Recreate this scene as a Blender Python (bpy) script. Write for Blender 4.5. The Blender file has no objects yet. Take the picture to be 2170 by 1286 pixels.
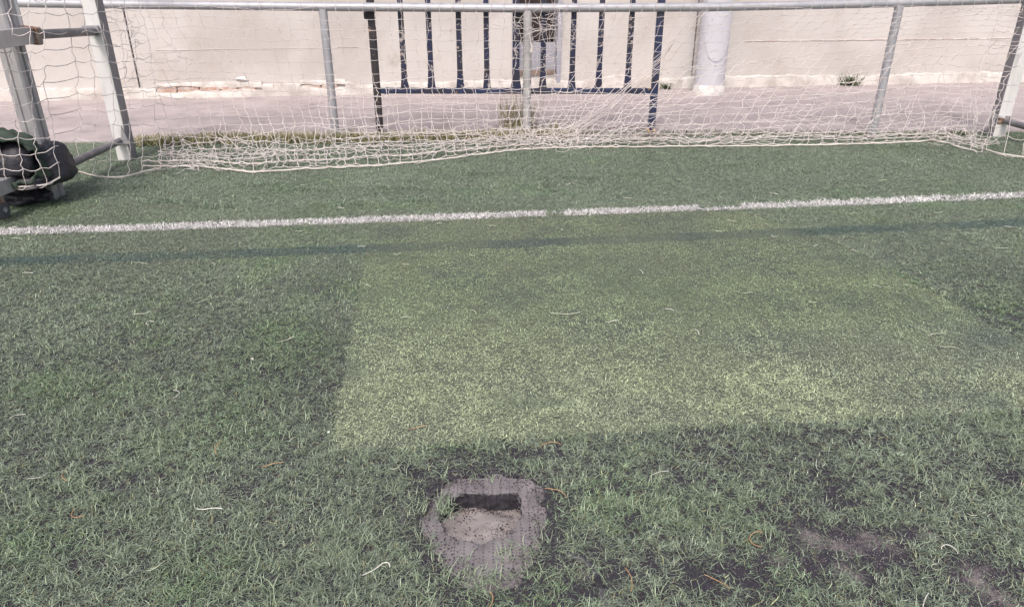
import bpy, math, random
import numpy as np
from mathutils import Vector, Matrix
random.seed(7)
rng = np.random.default_rng(11)
PI = math.pi
scene = bpy.context.scene

# ------------------------------------------------------------------ camera
CAM_H = 1.29
PITCH = math.radians(24.7)
FOCAL = 1500.0                       # in pixels of a 2170 px wide frame
cam_data = bpy.data.cameras.new('camera')
cam_data.sensor_width = 36.0
cam_data.lens = FOCAL / 2170.0 * 36.0
cam_data.clip_start = 0.05
cam_data.clip_end = 500.0
cam = bpy.data.objects.new('camera', cam_data)
scene.collection.objects.link(cam)
cam.location = (0, 0, CAM_H)
cam.rotation_euler = (PI / 2 - PITCH, 0, 0)
scene.camera = cam

# ------------------------------------------------------------------ sky and sun (thin bright overcast)
SUN_EL, SUN_AZ = math.radians(50), math.radians(190)     # azimuth clockwise from +Y: behind the camera, to the left
world = bpy.data.worlds.new('World')
scene.world = world
world.use_nodes = True
wn = world.node_tree.nodes
wl = world.node_tree.links
bg = wn['Background']
sky = wn.new('ShaderNodeTexSky')
sky.sky_type = 'NISHITA'
sky.sun_disc = False
sky.sun_elevation = SUN_EL
sky.sun_rotation = SUN_AZ
sky.air_density = 1.0
sky.dust_density = 5.0
sky.ozone_density = 0.6
wl.new(sky.outputs[0], bg.inputs[0])
bg.inputs[1].default_value = 0.11

sun_data = bpy.data.lights.new('sun', 'SUN')
sun_data.energy = 1.5
sun_data.angle = math.radians(14)
sun_data.color = (1.0, 0.965, 0.945)
sun = bpy.data.objects.new('sun', sun_data)
scene.collection.objects.link(sun)
sd = Vector((math.sin(SUN_AZ) * math.cos(SUN_EL), math.cos(SUN_AZ) * math.cos(SUN_EL), math.sin(SUN_EL)))
sun.rotation_euler = sd.to_track_quat('Z', 'Y').to_euler()
sun.location = sd * 30

vs = scene.view_settings
vs.view_transform = 'Standard'
vs.look = 'None'
vs.exposure = 0.78
vs.gamma = 1.0
vs.use_curve_mapping = False

# ------------------------------------------------------------------ helpers
RIGHT = Vector((1, 0, 0))
FWD = Vector((0, math.cos(PITCH), -math.sin(PITCH)))
UP = Vector((0, math.sin(PITCH), math.cos(PITCH)))
EYE = Vector((0, 0, CAM_H))

def ray(px, py):
    return FWD + RIGHT * ((px - 1085) / FOCAL) + UP * ((643 - py) / FOCAL)
def G(px, py, z=0.0):
    """measured place on the level plane at height z"""
    d = ray(px, py)
    return EYE + d * ((z - CAM_H) / d.z)
def V(px, py, Y):
    """measured place on the upright plane at distance Y"""
    d = ray(px, py)
    return EYE + d * (Y / d.y)
def on_plane(px, py, p0, n):
    d = ray(px, py)
    return EYE + d * ((p0 - EYE).dot(n) / d.dot(n))

def link(o):
    scene.collection.objects.link(o)
    return o
def tag(o, label=None, cat=None, group=None, kind=None):
    if label: o['label'] = label
    if cat: o['category'] = cat
    if group: o['group'] = group
    if kind: o['kind'] = kind
    return o
def thing(name, loc, label, cat, group=None):
    o = link(bpy.data.objects.new(name, None))
    o.empty_display_size = 0.1
    o.location = loc
    return tag(o, label, cat, group)
def origin(o):
    while o.parent: o = o.parent
    return Vector(o.location)

class MB:
    def __init__(s):
        s.v = []; s.f = []
    def add(s, vs_, fs_):
        b = len(s.v)
        s.v += [tuple(p) for p in vs_]
        s.f += [tuple(i + b for i in f) for f in fs_]
        return s
    def box(s, c, size, rot=None, bev=0.0):
        x, y, z = [k / 2 for k in size]
        M = rot if rot else Matrix.Identity(3)
        c = Vector(c)
        if bev <= 0:
            P = [Vector((i, j, k)) for i in (-x, x) for j in (-y, y) for k in (-z, z)]
            s.add([c + M @ p for p in P], [(0,1,3,2),(4,6,7,5),(0,4,5,1),(2,3,7,6),(0,2,6,4),(1,5,7,3)])
        else:
            prof = []
            for sx, sy in ((1,1),(-1,1),(-1,-1),(1,-1)):
                a = [(sx*(x-bev), sy*y), (sx*x, sy*(y-bev))]
                if sx*sy > 0: a.reverse()
                prof += a
            n = 8
            P = []
            for zz, q in ((-z, bev), (-z+bev, 0), (z-bev, 0), (z, bev)):
                for (a, b) in prof:
                    P.append(c + M @ Vector((a*(1-q/x), b*(1-q/y), zz)))
            F = [tuple(range(n-1, -1, -1)), tuple(range(3*n, 4*n))]
            for r in range(3):
                for i in range(n):
                    j = (i+1) % n
                    F.append((r*n+i, r*n+j, (r+1)*n+j, (r+1)*n+i))
            s.add(P, F)
        return s
    def tube(s, pts, r, sides=6, cap=True, radii=None):
        pts = [Vector(p) for p in pts]
        n = len(pts)
        P = []; F = []
        ref = None
        for i, p in enumerate(pts):
            t = (pts[min(i+1, n-1)] - pts[max(i-1, 0)])
            if t.length < 1e-9: t = Vector((0,0,1))
            t.normalize()
            if ref is None:
                ref = Vector((0,0,1)) if abs(t.z) < 0.9 else Vector((1,0,0))
            a = (ref - t * ref.dot(t))
            if a.length < 1e-6: a = t.orthogonal()
            a.normalize(); ref = a
            b = t.cross(a)
            rr = radii[i] if radii else r
            for k in range(sides):
                an = 2*PI*k/sides
                P.append(p + (a*math.cos(an) + b*math.sin(an))*rr)
        for i in range(n-1):
            for k in range(sides):
                l = (k+1) % sides
                F.append((i*sides+k, i*sides+l, (i+1)*sides+l, (i+1)*sides+k))
        if cap:
            F.append(tuple(range(sides-1, -1, -1)))
            F.append(tuple((n-1)*sides + k for k in range(sides)))
        return s.add(P, F)
    def prism(s, prof, p0, p1, xa):
        """profile (a along xa, b along xa x axis) swept p0 -> p1"""
        p0 = Vector(p0); p1 = Vector(p1)
        ax = (p1-p0).normalized(); xa = (xa - ax*xa.dot(ax)).normalized(); ya = ax.cross(xa)
        n = len(prof)
        P = [p0 + xa*a + ya*b for a, b in prof] + [p1 + xa*a + ya*b for a, b in prof]
        F = [tuple(range(n-1,-1,-1)), tuple(range(n,2*n))]
        for i in range(n):
            j = (i+1) % n
            F.append((i, j, n+j, n+i))
        return s.add(P, F)
    def build(s, name, m, parent=None, smooth=False, base=None):
        me = bpy.data.meshes.new(name)
        off = origin(parent) if parent else (Vector(base) if base is not None else Vector((0,0,0)))
        me.from_pydata([(a-off.x, b-off.y, c-off.z) for a, b, c in s.v], [], s.f)
        me.materials.append(m)
        if smooth:
            me.shade_smooth()
            me.set_sharp_from_angle(angle=math.radians(50))
        o = link(bpy.data.objects.new(name, me))
        if parent: o.parent = parent
        elif base is not None: o.location = off
        return o

# ---- value noise in numpy
def _h(ix, iy, sd_):
    n = (ix.astype(np.int64)*374761393 + iy.astype(np.int64)*668265263 + sd_*1442695041) & 0x7fffffff
    n = ((n ^ (n >> 13))*1274126177) & 0x7fffffff
    return ((n ^ (n >> 16)) & 0xffff)/65535.0
def vnoise(x, y, sd_=0):
    x = np.asarray(x, float); y = np.asarray(y, float)
    ix = np.floor(x); iy = np.floor(y)
    fx = x-ix; fy = y-iy
    fx = fx*fx*(3-2*fx); fy = fy*fy*(3-2*fy)
    a = _h(ix,iy,sd_); b = _h(ix+1,iy,sd_); c = _h(ix,iy+1,sd_); d = _h(ix+1,iy+1,sd_)
    return (a*(1-fx)+b*fx)*(1-fy) + (c*(1-fx)+d*fx)*fy
def fbm(x, y, sd_=0, oct_=3):
    t = 0; a = 1; w = 0
    x = np.asarray(x, float); y = np.asarray(y, float)
    for i in range(oct_):
        t = t + a*vnoise(x*2**i, y*2**i, sd_+i*17); w += a; a *= 0.5
    return t/w
def n1(x, sd_=0): return float(vnoise(np.array([x]), np.array([0.37]), sd_)[0])
def in_poly(x, y, poly):
    r = np.zeros(x.shape, bool)
    n = len(poly)
    for i in range(n):
        x0, y0 = poly[i][0], poly[i][1]; x1, y1 = poly[(i+1) % n][0], poly[(i+1) % n][1]
        c = ((y0 > y) != (y1 > y)) & (x < (x1-x0)*(y-y0)/(y1-y0+1e-12)+x0)
        r ^= c
    return r
def sstep(a, b, x):
    t = np.clip((x-a)/(b-a), 0, 1)
    return t*t*(3-2*t)

# ------------------------------------------------------------------ materials
def mat(name, col, rough=0.7, col2=None, scale=4.0, detail=6.0, lo=0.35, hi=0.65, bump=0.0, bscale=60.0, metal=0.0,
        col3=None, scale3=1.0, lo3=0.6, hi3=0.7, spec=0.5, stretch=None, bdist=0.01):
    m = bpy.data.materials.new(name); m.use_nodes = True
    nt = m.node_tree; N = nt.nodes; L = nt.links
    b = N['Principled BSDF']
    b.inputs['Roughness'].default_value = rough
    b.inputs['Metallic'].default_value = metal
    b.inputs['Specular IOR Level'].default_value = spec
    b.inputs['Base Color'].default_value = (*col, 1)
    tc = N.new('ShaderNodeTexCoord')
    src = tc.outputs['Object']
    if stretch:
        mp = N.new('ShaderNodeMapping'); mp.inputs['Scale'].default_value = stretch
        L.new(src, mp.inputs['Vector']); src = mp.outputs['Vector']
    out = None
    if col2:
        no = N.new('ShaderNodeTexNoise'); no.inputs['Scale'].default_value = scale; no.inputs['Detail'].default_value = detail
        L.new(src, no.inputs['Vector'])
        mr = N.new('ShaderNodeMapRange'); mr.interpolation_type = 'SMOOTHSTEP'
        mr.inputs[1].default_value = lo; mr.inputs[2].default_value = hi
        L.new(no.outputs[0], mr.inputs[0])
        mx = N.new('ShaderNodeMix'); mx.data_type = 'RGBA'
        mx.inputs[6].default_value = (*col, 1); mx.inputs[7].default_value = (*col2, 1)
        L.new(mr.outputs[0], mx.inputs[0]); out = mx.outputs[2]
    if col3:
        no = N.new('ShaderNodeTexNoise'); no.inputs['Scale'].default_value = scale3; no.inputs['Detail'].default_value = 7
        no.inputs['Roughness'].default_value = 0.65
        L.new(src, no.inputs['Vector'])
        mr = N.new('ShaderNodeMapRange'); mr.interpolation_type = 'SMOOTHSTEP'
        mr.inputs[1].default_value = lo3; mr.inputs[2].default_value = hi3
        L.new(no.outputs[0], mr.inputs[0])
        mx = N.new('ShaderNodeMix'); mx.data_type = 'RGBA'
        mx.inputs[6].default_value = (*col, 1); mx.inputs[7].default_value = (*col3, 1)
        if out: L.new(out, mx.inputs[6])
        L.new(mr.outputs[0], mx.inputs[0]); out = mx.outputs[2]
    if out: L.new(out, b.inputs['Base Color'])
    if bump:
        no = N.new('ShaderNodeTexNoise'); no.inputs['Scale'].default_value = bscale; no.inputs['Detail'].default_value = 5
        L.new(tc.outputs['Object'], no.inputs['Vector'])
        bp = N.new('ShaderNodeBump'); bp.inputs['Strength'].default_value = bump; bp.inputs['Distance'].default_value = bdist
        L.new(no.outputs[0], bp.inputs['Height']); L.new(bp.outputs[0], b.inputs['Normal'])
    return m

def attr_mat(name, rough=0.5, spec=0.5, trans=0.0):
    m = bpy.data.materials.new(name); m.use_nodes = True
    N = m.node_tree.nodes; L = m.node_tree.links
    b = N['Principled BSDF']
    a = N.new('ShaderNodeAttribute'); a.attribute_name = 'col'
    L.new(a.outputs['Color'], b.inputs['Base Color'])
    b.inputs['Roughness'].default_value = rough
    b.inputs['Specular IOR Level'].default_value = spec
    return m

M = {}
M['wall'] = mat('wall_plaster', (0.515, 0.488, 0.472), 0.9, (0.425, 0.395, 0.378), 1.1, 10, 0.36, 0.72, bump=0.35, bscale=9,
                col3=(0.40, 0.36, 0.33), scale3=3.2, lo3=0.54, hi3=0.78, bdist=0.02)
M['plinth'] = mat('plinth_plaster', (0.55, 0.52, 0.495), 0.9, (0.40, 0.365, 0.34), 5, 10, 0.40, 0.66, bump=0.6, bscale=25)
M['brick'] = mat('red_brick', (0.40, 0.25, 0.20), 0.9, (0.50, 0.42, 0.37), 14, 6, 0.4, 0.65, bump=0.5, bscale=60)
M['joint'] = mat('joint_filler', (0.10, 0.085, 0.08), 0.95, (0.20, 0.17, 0.15), 12)
M['red_line'] = mat('faded_red_paint', (0.47, 0.385, 0.36), 0.9, (0.53, 0.49, 0.465), 5, 6, 0.4, 0.55)
M['pavement'] = mat('worn_concrete', (0.335, 0.290, 0.290), 0.92, (0.41, 0.354, 0.354), 3.0, 10, 0.35, 0.7, bump=0.35, bscale=60,
                    col3=(0.235, 0.205, 0.205), scale3=3.4, lo3=0.53, hi3=0.72)
M['subbase'] = mat('subbase_sand', (0.30, 0.26, 0.22), 0.95, (0.36, 0.32, 0.28), 6, bump=0.3)
M['grey_pipe'] = mat('galvanised_pipe', (0.36, 0.365, 0.40), 0.5, (0.43, 0.43, 0.465), 9, 6, 0.3, 0.7, metal=0.25, bump=0.08, bscale=120)
M['goal_white'] = mat('white_aluminium', (0.66, 0.65, 0.645), 0.42, (0.54, 0.53, 0.525), 6, 8, 0.45, 0.75, metal=0.05, stretch=(3, 3, 0.6),
                      col3=(0.30, 0.27, 0.26), scale3=14, lo3=0.66, hi3=0.78, bump=0.05, bscale=90)
M['goal_grey'] = mat('grey_aluminium', (0.36, 0.355, 0.37), 0.4, (0.43, 0.42, 0.43), 8, 8, 0.4, 0.7, metal=0.35,
                     col3=(0.22, 0.19, 0.18), scale3=12, lo3=0.66, hi3=0.78)
M['dark_steel'] = mat('dull_steel', (0.17, 0.165, 0.18), 0.5, (0.26, 0.245, 0.25), 9, 7, 0.4, 0.7, metal=0.4)
M['rust'] = mat('rusty_steel', (0.20, 0.105, 0.07), 0.85, (0.30, 0.24, 0.21), 25, 6, 0.4, 0.6, bump=0.4, bscale=120)
M['navy'] = mat('navy_paint', (0.016, 0.022, 0.066), 0.45, (0.03, 0.028, 0.04), 10, 6, 0.4, 0.7,
                col3=(0.36, 0.31, 0.29), scale3=22, lo3=0.57, hi3=0.62, bump=0.15, bscale=60)
M['navy_worn'] = mat('worn_dark_paint', (0.022, 0.019, 0.028), 0.6, (0.05, 0.04, 0.04), 10, 6, 0.4, 0.7,
                     col3=(0.30, 0.20, 0.13), scale3=18, lo3=0.60, hi3=0.66, bump=0.2, bscale=60)
M['navy_rail'] = mat('navy_rail_paint', (0.022, 0.035, 0.095), 0.45, (0.03, 0.03, 0.05), 10, 6, 0.4, 0.7,
                     col3=(0.42, 0.25, 0.08), scale3=6, lo3=0.63, hi3=0.68)
M['net'] = mat('net_cord', (0.60, 0.55, 0.54), 0.85, (0.50, 0.445, 0.43), 3, 4, 0.45, 0.7)
M['net_shaded'] = mat('shaded_net_cord', (0.36, 0.32, 0.30), 0.85, (0.52, 0.46, 0.42), 3, 4, 0.35, 0.6)  # net cord with shade painted into its colour; unused
M['rope'] = mat('net_edge_rope', (0.62, 0.575, 0.545), 0.85, (0.50, 0.44, 0.40), 8, 4, 0.45, 0.7, bump=0.4, bscale=300)
M['black_bag'] = mat('black_sack', (0.014, 0.014, 0.022), 0.55, (0.026, 0.025, 0.034), 7, bump=0.5, bscale=22, bdist=.02)
M['green_cloth'] = mat('dark_green_cloth', (0.028, 0.045, 0.034), 0.9, (0.045, 0.065, 0.05), 9, bump=0.4, bscale=60)
M['rubber'] = mat('wheel_rubber', (0.05, 0.05, 0.06), 0.7, (0.10, 0.10, 0.11), 14)
M['column'] = mat('pale_column', (0.50, 0.50, 0.545), 0.5, (0.44, 0.44, 0.48), 3, 7, 0.4, 0.7, bump=0.1, bscale=20)
M['column_base'] = mat('column_base', (0.64, 0.62, 0.61), 0.8, (0.52, 0.49, 0.47), 8)
M['hatch_dark'] = mat('hatch_interior', (0.022, 0.016, 0.016), 0.9, (0.04, 0.03, 0.028), 8)  # dimness of the recess put into the colour
M['hatch_metal'] = mat('hatch_metal', (0.28, 0.28, 0.325), 0.55, (0.34, 0.335, 0.37), 5)
M['wood'] = mat('ledge_wood', (0.24, 0.18, 0.15), 0.85, (0.16, 0.12, 0.10), 12)
M['cream'] = mat('cream_fibre', (0.46, 0.48, 0.37), 0.5)
M['white_fibre'] = mat('white_fibre', (0.58, 0.58, 0.53), 0.5)
M['orange'] = mat('orange_fibre', (0.42, 0.25, 0.12), 0.6)
M['backing'] = None
M['sand'] = mat('hole_sand', (0.31, 0.272, 0.262), 0.95, (0.22, 0.19, 0.185), 18, 8, 0.4, 0.7, bump=0.6, bscale=160, bdist=0.004)
M['cut_edge'] = mat('cut_edge', (0.012, 0.011, 0.016), 0.95, (0.04, 0.036, 0.046), 60, bump=0.4, bscale=300, bdist=.004)
M['granule'] = attr_mat('rubber_granules', 0.6, 0.4)
M['blade'] = attr_mat('turf_fibre', 0.42, 0.5)
M['weed'] = attr_mat('weed_leaf', 0.6, 0.3)

def turf_sheet_mat():
    m = bpy.data.materials.new('turf_infill'); m.use_nodes = True
    N = m.node_tree.nodes; L = m.node_tree.links; b = N['Principled BSDF']
    b.inputs['Roughness'].default_value = 0.95
    b.inputs['Specular IOR Level'].default_value = 0.2
    tc = N.new('ShaderNodeTexCoord')
    v = N.new('ShaderNodeTexVoronoi'); v.inputs['Scale'].default_value = 330
    L.new(tc.outputs['Object'], v.inputs['Vector'])
    cr = N.new('ShaderNodeValToRGB')
    cr.color_ramp.elements[0].color = (0.034, 0.032, 0.040, 1); cr.color_ramp.elements[1].color = (0.115, 0.105, 0.12, 1)
    e = cr.color_ramp.elements.new(0.93); e.color = (0.06, 0.053, 0.066, 1)
    cr.color_ramp.elements[-1].color = (0.24, 0.21, 0.21, 1)
    L.new(v.outputs['Color'], cr.inputs[0])
    sx = N.new('ShaderNodeSeparateXYZ'); L.new(tc.outputs['Object'], sx.inputs[0])
    mr = N.new('ShaderNodeMapRange'); mr.interpolation_type = 'SMOOTHSTEP'
    mr.inputs[1].default_value = 2.0; mr.inputs[2].default_value = 4.4; mr.inputs[4].default_value = 0.85
    L.new(sx.outputs['Y'], mr.inputs[0])
    no = N.new('ShaderNodeTexNoise'); no.inputs['Scale'].default_value = 90; no.inputs['Detail'].default_value = 6
    L.new(tc.outputs['Object'], no.inputs['Vector'])
    g = N.new('ShaderNodeValToRGB')
    g.color_ramp.elements[0].position = 0.35; g.color_ramp.elements[1].position = 0.7
    g.color_ramp.elements[0].color = (0.095, 0.122, 0.09, 1); g.color_ramp.elements[1].color = (0.20, 0.25, 0.19, 1)
    L.new(no.outputs[0], g.inputs[0])
    mx = N.new('ShaderNodeMix'); mx.data_type = 'RGBA'
    L.new(mr.outputs[0], mx.inputs[0]); L.new(cr.outputs[0], mx.inputs[6]); L.new(g.outputs[0], mx.inputs[7])
    outc = mx.outputs[2]
    nz = N.new('ShaderNodeTexNoise'); nz.inputs['Scale'].default_value = 11; nz.inputs['Detail'].default_value = 10; nz.inputs['Roughness'].default_value = .72
    L.new(tc.outputs['Object'], nz.inputs['Vector'])
    sr = N.new('ShaderNodeValToRGB')
    sr.color_ramp.elements[0].color = (.06, .053, .058, 1); sr.color_ramp.elements[1].color = (.34, .30, .29, 1)
    e = sr.color_ramp.elements.new(.35); e.color = (.20, .175, .172, 1)
    L.new(v.outputs['Color'], sr.inputs[0])
    for a, bb, r in ((1725,1145,.16),(1780,1160,.13),(1870,1150,.14),(1790,1210,.13),(2070,1215,.13),(2095,1255,.14),(2150,1275,.14),(1235,1218,.08),(1650,1185,.09),(1960,1135,.09)):
        p = G(a, bb)
        vd = N.new('ShaderNodeVectorMath'); vd.operation = 'DISTANCE'; vd.inputs[1].default_value = (p.x, p.y, 0)
        L.new(tc.outputs['Object'], vd.inputs[0])
        m1 = N.new('ShaderNodeMapRange'); m1.inputs[1].default_value = 0; m1.inputs[2].default_value = r; m1.inputs[3].default_value = .24; m1.inputs[4].default_value = -.30
        L.new(vd.outputs['Value'], m1.inputs[0])
        ad = N.new('ShaderNodeMath'); ad.operation = 'ADD'; L.new(m1.outputs[0], ad.inputs[0]); L.new(nz.outputs[0], ad.inputs[1])
        m2 = N.new('ShaderNodeMapRange'); m2.interpolation_type = 'SMOOTHSTEP'; m2.inputs[1].default_value = .53; m2.inputs[2].default_value = .80; m2.inputs[4].default_value = .8
        L.new(ad.outputs[0], m2.inputs[0])
        mm = N.new('ShaderNodeMix'); mm.data_type = 'RGBA'; L.new(sr.outputs[0], mm.inputs[7])
        L.new(m2.outputs[0], mm.inputs[0]); L.new(outc, mm.inputs[6]); outc = mm.outputs[2]
    L.new(outc, b.inputs['Base Color'])
    bp = N.new('ShaderNodeBump'); bp.inputs['Strength'].default_value = 0.7; bp.inputs['Distance'].default_value = 0.004
    L.new(v.outputs['Distance'], bp.inputs['Height']); L.new(bp.outputs[0], b.inputs['Normal'])
    return m
M['turf_sheet'] = turf_sheet_mat()

def backing_mat():
    m = bpy.data.materials.new('turf_backing'); m.use_nodes = True
    N = m.node_tree.nodes; L = m.node_tree.links; b = N['Principled BSDF']
    b.inputs['Roughness'].default_value = 0.9
    tc = N.new('ShaderNodeTexCoord')
    mp = N.new('ShaderNodeMapping'); mp.inputs['Rotation'].default_value = (0, 0, math.radians(-2))
    L.new(tc.outputs['Object'], mp.inputs[0])
    sx = N.new('ShaderNodeSeparateXYZ'); L.new(mp.outputs[0], sx.inputs[0])
    def math_(op, a, bb=None, v1=None):
        n = N.new('ShaderNodeMath'); n.operation = op
        L.new(a, n.inputs[0])
        if bb is not None: L.new(bb, n.inputs[1])
        if v1 is not None: n.inputs[1].default_value = v1
        return n.outputs[0]
    # stitch rows every 24 mm, stitches every 9 mm along a row
    fx = math_('PINGPONG', sx.outputs['X'], v1=0.012)
    fy = math_('PINGPONG', sx.outputs['Y'], v1=0.0055)
    row = math_('LESS_THAN', fx, v1=0.0019)
    dot = math_('LESS_THAN', fy, v1=0.0026)
    st = math_('MULTIPLY', row, dot)
    no = N.new('ShaderNodeTexNoise'); no.inputs['Scale'].default_value = 16; no.inputs['Detail'].default_value = 8
    L.new(tc.outputs['Object'], no.inputs['Vector'])
    cr = N.new('ShaderNodeValToRGB')
    cr.color_ramp.elements[0].position = 0.3; cr.color_ramp.elements[1].position = 0.72
    cr.color_ramp.elements[0].color = (0.115, 0.103, 0.108, 1); cr.color_ramp.elements[1].color = (0.23, 0.205, 0.21, 1)
    L.new(no.outputs[0], cr.inputs[0])
    mx = N.new('ShaderNodeMix'); mx.data_type = 'RGBA'; mx.inputs[7].default_value = (0.055, 0.048, 0.055, 1)
    L.new(math_('MULTIPLY', st, v1=0.8), mx.inputs[0]); L.new(cr.outputs[0], mx.inputs[6])
    L.new(mx.outputs[2], b.inputs['Base Color'])
    rowh = math_('MULTIPLY', row, v1=-1.0)
    bp = N.new('ShaderNodeBump'); bp.inputs['Strength'].default_value = 0.6; bp.inputs['Distance'].default_value = 0.002
    L.new(rowh, bp.inputs['Height'])
    n2 = N.new('ShaderNodeTexNoise'); n2.inputs['Scale'].default_value = 220; L.new(tc.outputs['Object'], n2.inputs['Vector'])
    b2 = N.new('ShaderNodeBump'); b2.inputs['Strength'].default_value = 0.4; b2.inputs['Distance'].default_value = 0.002
    L.new(n2.outputs[0], b2.inputs['Height']); L.new(bp.outputs[0], b2.inputs['Normal'])
    L.new(b2.outputs[0], b.inputs['Normal'])
    return m
M['backing'] = backing_mat()

# ------------------------------------------------------------------ measured places
WALL0 = G(150, 214); WALL1 = G(1950, 179)
wdir = (WALL1 - WALL0).normalized()
wout = Vector((wdir.y, -wdir.x, 0))                      # towards the pitch
RAILF0 = G(712, 292); RAILF1 = G(1848, 287)
rdir = (RAILF1 - RAILF0).normalized()
EDGE0 = G(300, 302); EDGE1 = G(2100, 281)
edir = (EDGE1 - EDGE0).normalized()
LINE0 = G(0, 493); LINE1 = G(2170, 415); LINEM = G(1085, 459)
ldir = (LINE1 - LINE0).normalized()
STR0 = G(0, 556); STR1 = G(2170, 473)

PATCH = [G(*p) for p in ((787, 468), (770, 560), (745, 700), (722, 830), (697, 958), (860, 952), (1010, 938), (1170, 926), (1340, 916),
                         (1500, 905), (1800, 893), (2170, 872), (2500, 850), (2300, 790), (2120, 700), (2010, 640), (1880, 575), (1790, 522), (1690, 492), (1560, 440))]
HOLE_PX = [(945,1046),(952,1053),(964,1055),(982,1048),(1008,1047),(1033,1050),(1060,1048),(1090,1045),(1101,1050),(1106,1068),(1104,1090),
           (1096,1108),(1082,1134),(1052,1141),(1022,1154),(990,1149),(962,1144),(942,1125),(931,1105),(933,1086),(944,1068)]
BACK_PX = [(924,1172),(903,1135),(893,1092),(912,1052),(948,1022),(1008,1009),(1080,1007),(1132,1018),(1160,1050),(1163,1100),
           (1150,1150),(1132,1190),(1108,1222),(1080,1244),(1046,1262),(1006,1246),(964,1222),(936,1200)]
def smooth_poly(px, sub, amp, sd_):
    pts = [G(*p) for p in px]
    out = []
    n = len(pts)
    for i in range(n):
        p0, p1, p2, p3 = pts[i-1], pts[i], pts[(i+1) % n], pts[(i+2) % n]
        for k in range(sub):
            t = k/sub
            q = 0.5*((2*p1) + (p2-p0)*t + (2*p0-5*p1+4*p2-p3)*t*t + (3*p1-p0-3*p2+p3)*t**3)
            q = 0.5*q + 0.5*(p1.lerp(p2, t))
            j = i*sub+k
            q = q + Vector((n1(j*0.9, sd_)-0.5, n1(j*0.9, sd_+5)-0.5, 0))*amp
            out.append(Vector((q.x, q.y, 0)))
    return out
HOLE = smooth_poly(HOLE_PX, 4, 0.011, 3)
BACK = smooth_poly(BACK_PX, 4, 0.034, 9)
HC = sum((Vector(p) for p in HOLE), Vector())/len(HOLE)

# ------------------------------------------------------------------ the ground
from mathutils.geometry import delaunay_2d_cdt
def sheet_with_hole(name, outer, hole, zfun, m, grid=None):
    """flat sheet bounded by outer, with the hole cut out"""
    pts = [Vector((p[0], p[1])) for p in outer] + [Vector((p[0], p[1])) for p in hole]
    no, nh = len(outer), len(hole)
    if grid:
        ox = np.array([p[0] for p in outer]); oy = np.array([p[1] for p in outer])
        gx, gy = np.meshgrid(np.arange(ox.min(), ox.max(), grid), np.arange(oy.min(), oy.max(), grid))
        gx = gx.ravel(); gy = gy.ravel()
        k = in_poly(gx, gy, outer) & ~in_poly(gx, gy, hole)
        pts += [Vector((a, b)) for a, b in zip(gx[k], gy[k])]
    edges = [(i, (i+1) % no) for i in range(no)] + [(no+i, no+(i+1) % nh) for i in range(nh)]
    v, e, f, *_ = delaunay_2d_cdt(pts, edges, [], 0, 1e-6)
    va = np.array([(p.x, p.y) for p in v])
    fs = []
    for t in f:
        c = va[list(t)].mean(axis=0)
        if in_poly(c[:1], c[1:], outer)[0] and not in_poly(c[:1], c[1:], hole)[0]:
            a, b_, c_ = [va[i] for i in t]
            if (b_[0]-a[0])*(c_[1]-a[1]) - (b_[1]-a[1])*(c_[0]-a[0]) < 0: t = t[::-1]
            fs.append(tuple(t))
    mb = MB(); mb.add([(p[0], p[1], zfun(p[0], p[1])) for p in va], fs)
    return mb.build(name, m, None, False)

mb = MB(); mb.add([(-120, -120, -0.075), (120, -120, -0.075), (120, 120, -0.075), (-120, 120, -0.075)], [(0, 1, 2, 3)])
tag(mb.build('ground', M['subbase']), kind='structure')
eL = EDGE0 - edir*40; eR = EDGE1 + edir*40
mb = MB()
outer = [(-40, -40), (40, -40), (eR.x, eR.y), (eL.x, eL.y)]
turf = sheet_with_hole('artificial_turf', outer, [(p.x, p.y) for p in BACK], lambda x, y: 0.0, M['turf_sheet'])
tag(turf, kind='structure')
M['patch_sheet'] = mat('patch_thatch', (0.075, 0.084, 0.064), 0.95, (0.14, 0.155, 0.11), 120, 6, 0.35, 0.65, col3=(0.075, 0.085, 0.075), scale3=2.2, lo3=0.45, hi3=0.65, bump=0.6, bscale=260, bdist=0.004, spec=0.2)
def ragged(poly, step, amp, sd_):
    out = []
    for i in range(len(poly)):
        a, b = poly[i], poly[(i+1) % len(poly)]
        k = max(1, int((b-a).length/step))
        for q in range(k):
            p = a.lerp(b, q/k); j = len(out)
            out.append(Vector((p.x+(n1(j*.8, sd_)-.5)*amp, p.y+(n1(j*.8, sd_+7)-.5)*amp, 0)))
    return out
PATCH_RAW = PATCH
PATCH = ragged(PATCH, .04, .022, 19)
mb = MB(); mb.add([(p.x, p.y, .004) for p in PATCH], [tuple(range(len(PATCH)))[::-1]])
tag(mb.build('turf_patch', M['patch_sheet']), kind='structure')
# concrete apron between the turf and the wall
pn = Vector((-edir.y, edir.x, 0))
a0 = EDGE0 - edir*11 + pn*0.004; a1 = EDGE1 + edir*14 + pn*0.004
w0 = WALL0 - wdir*10 + wout*(-.1); w1 = WALL1 + wdir*14 + wout*(-.1)
mb = MB()
P = [(a0.x, a0.y), (a1.x, a1.y), (w1.x, w1.y), (w0.x, w0.y)]
mb.add([(x, y, 0.012) for x, y in P] + [(x, y, -0.07) for x, y in P], [(0,1,2,3), (0,4,5,1), (1,5,6,2), (2,6,7,3), (3,7,4,0)])
tag(mb.build('concrete_apron', M['pavement']), kind='structure')

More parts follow.
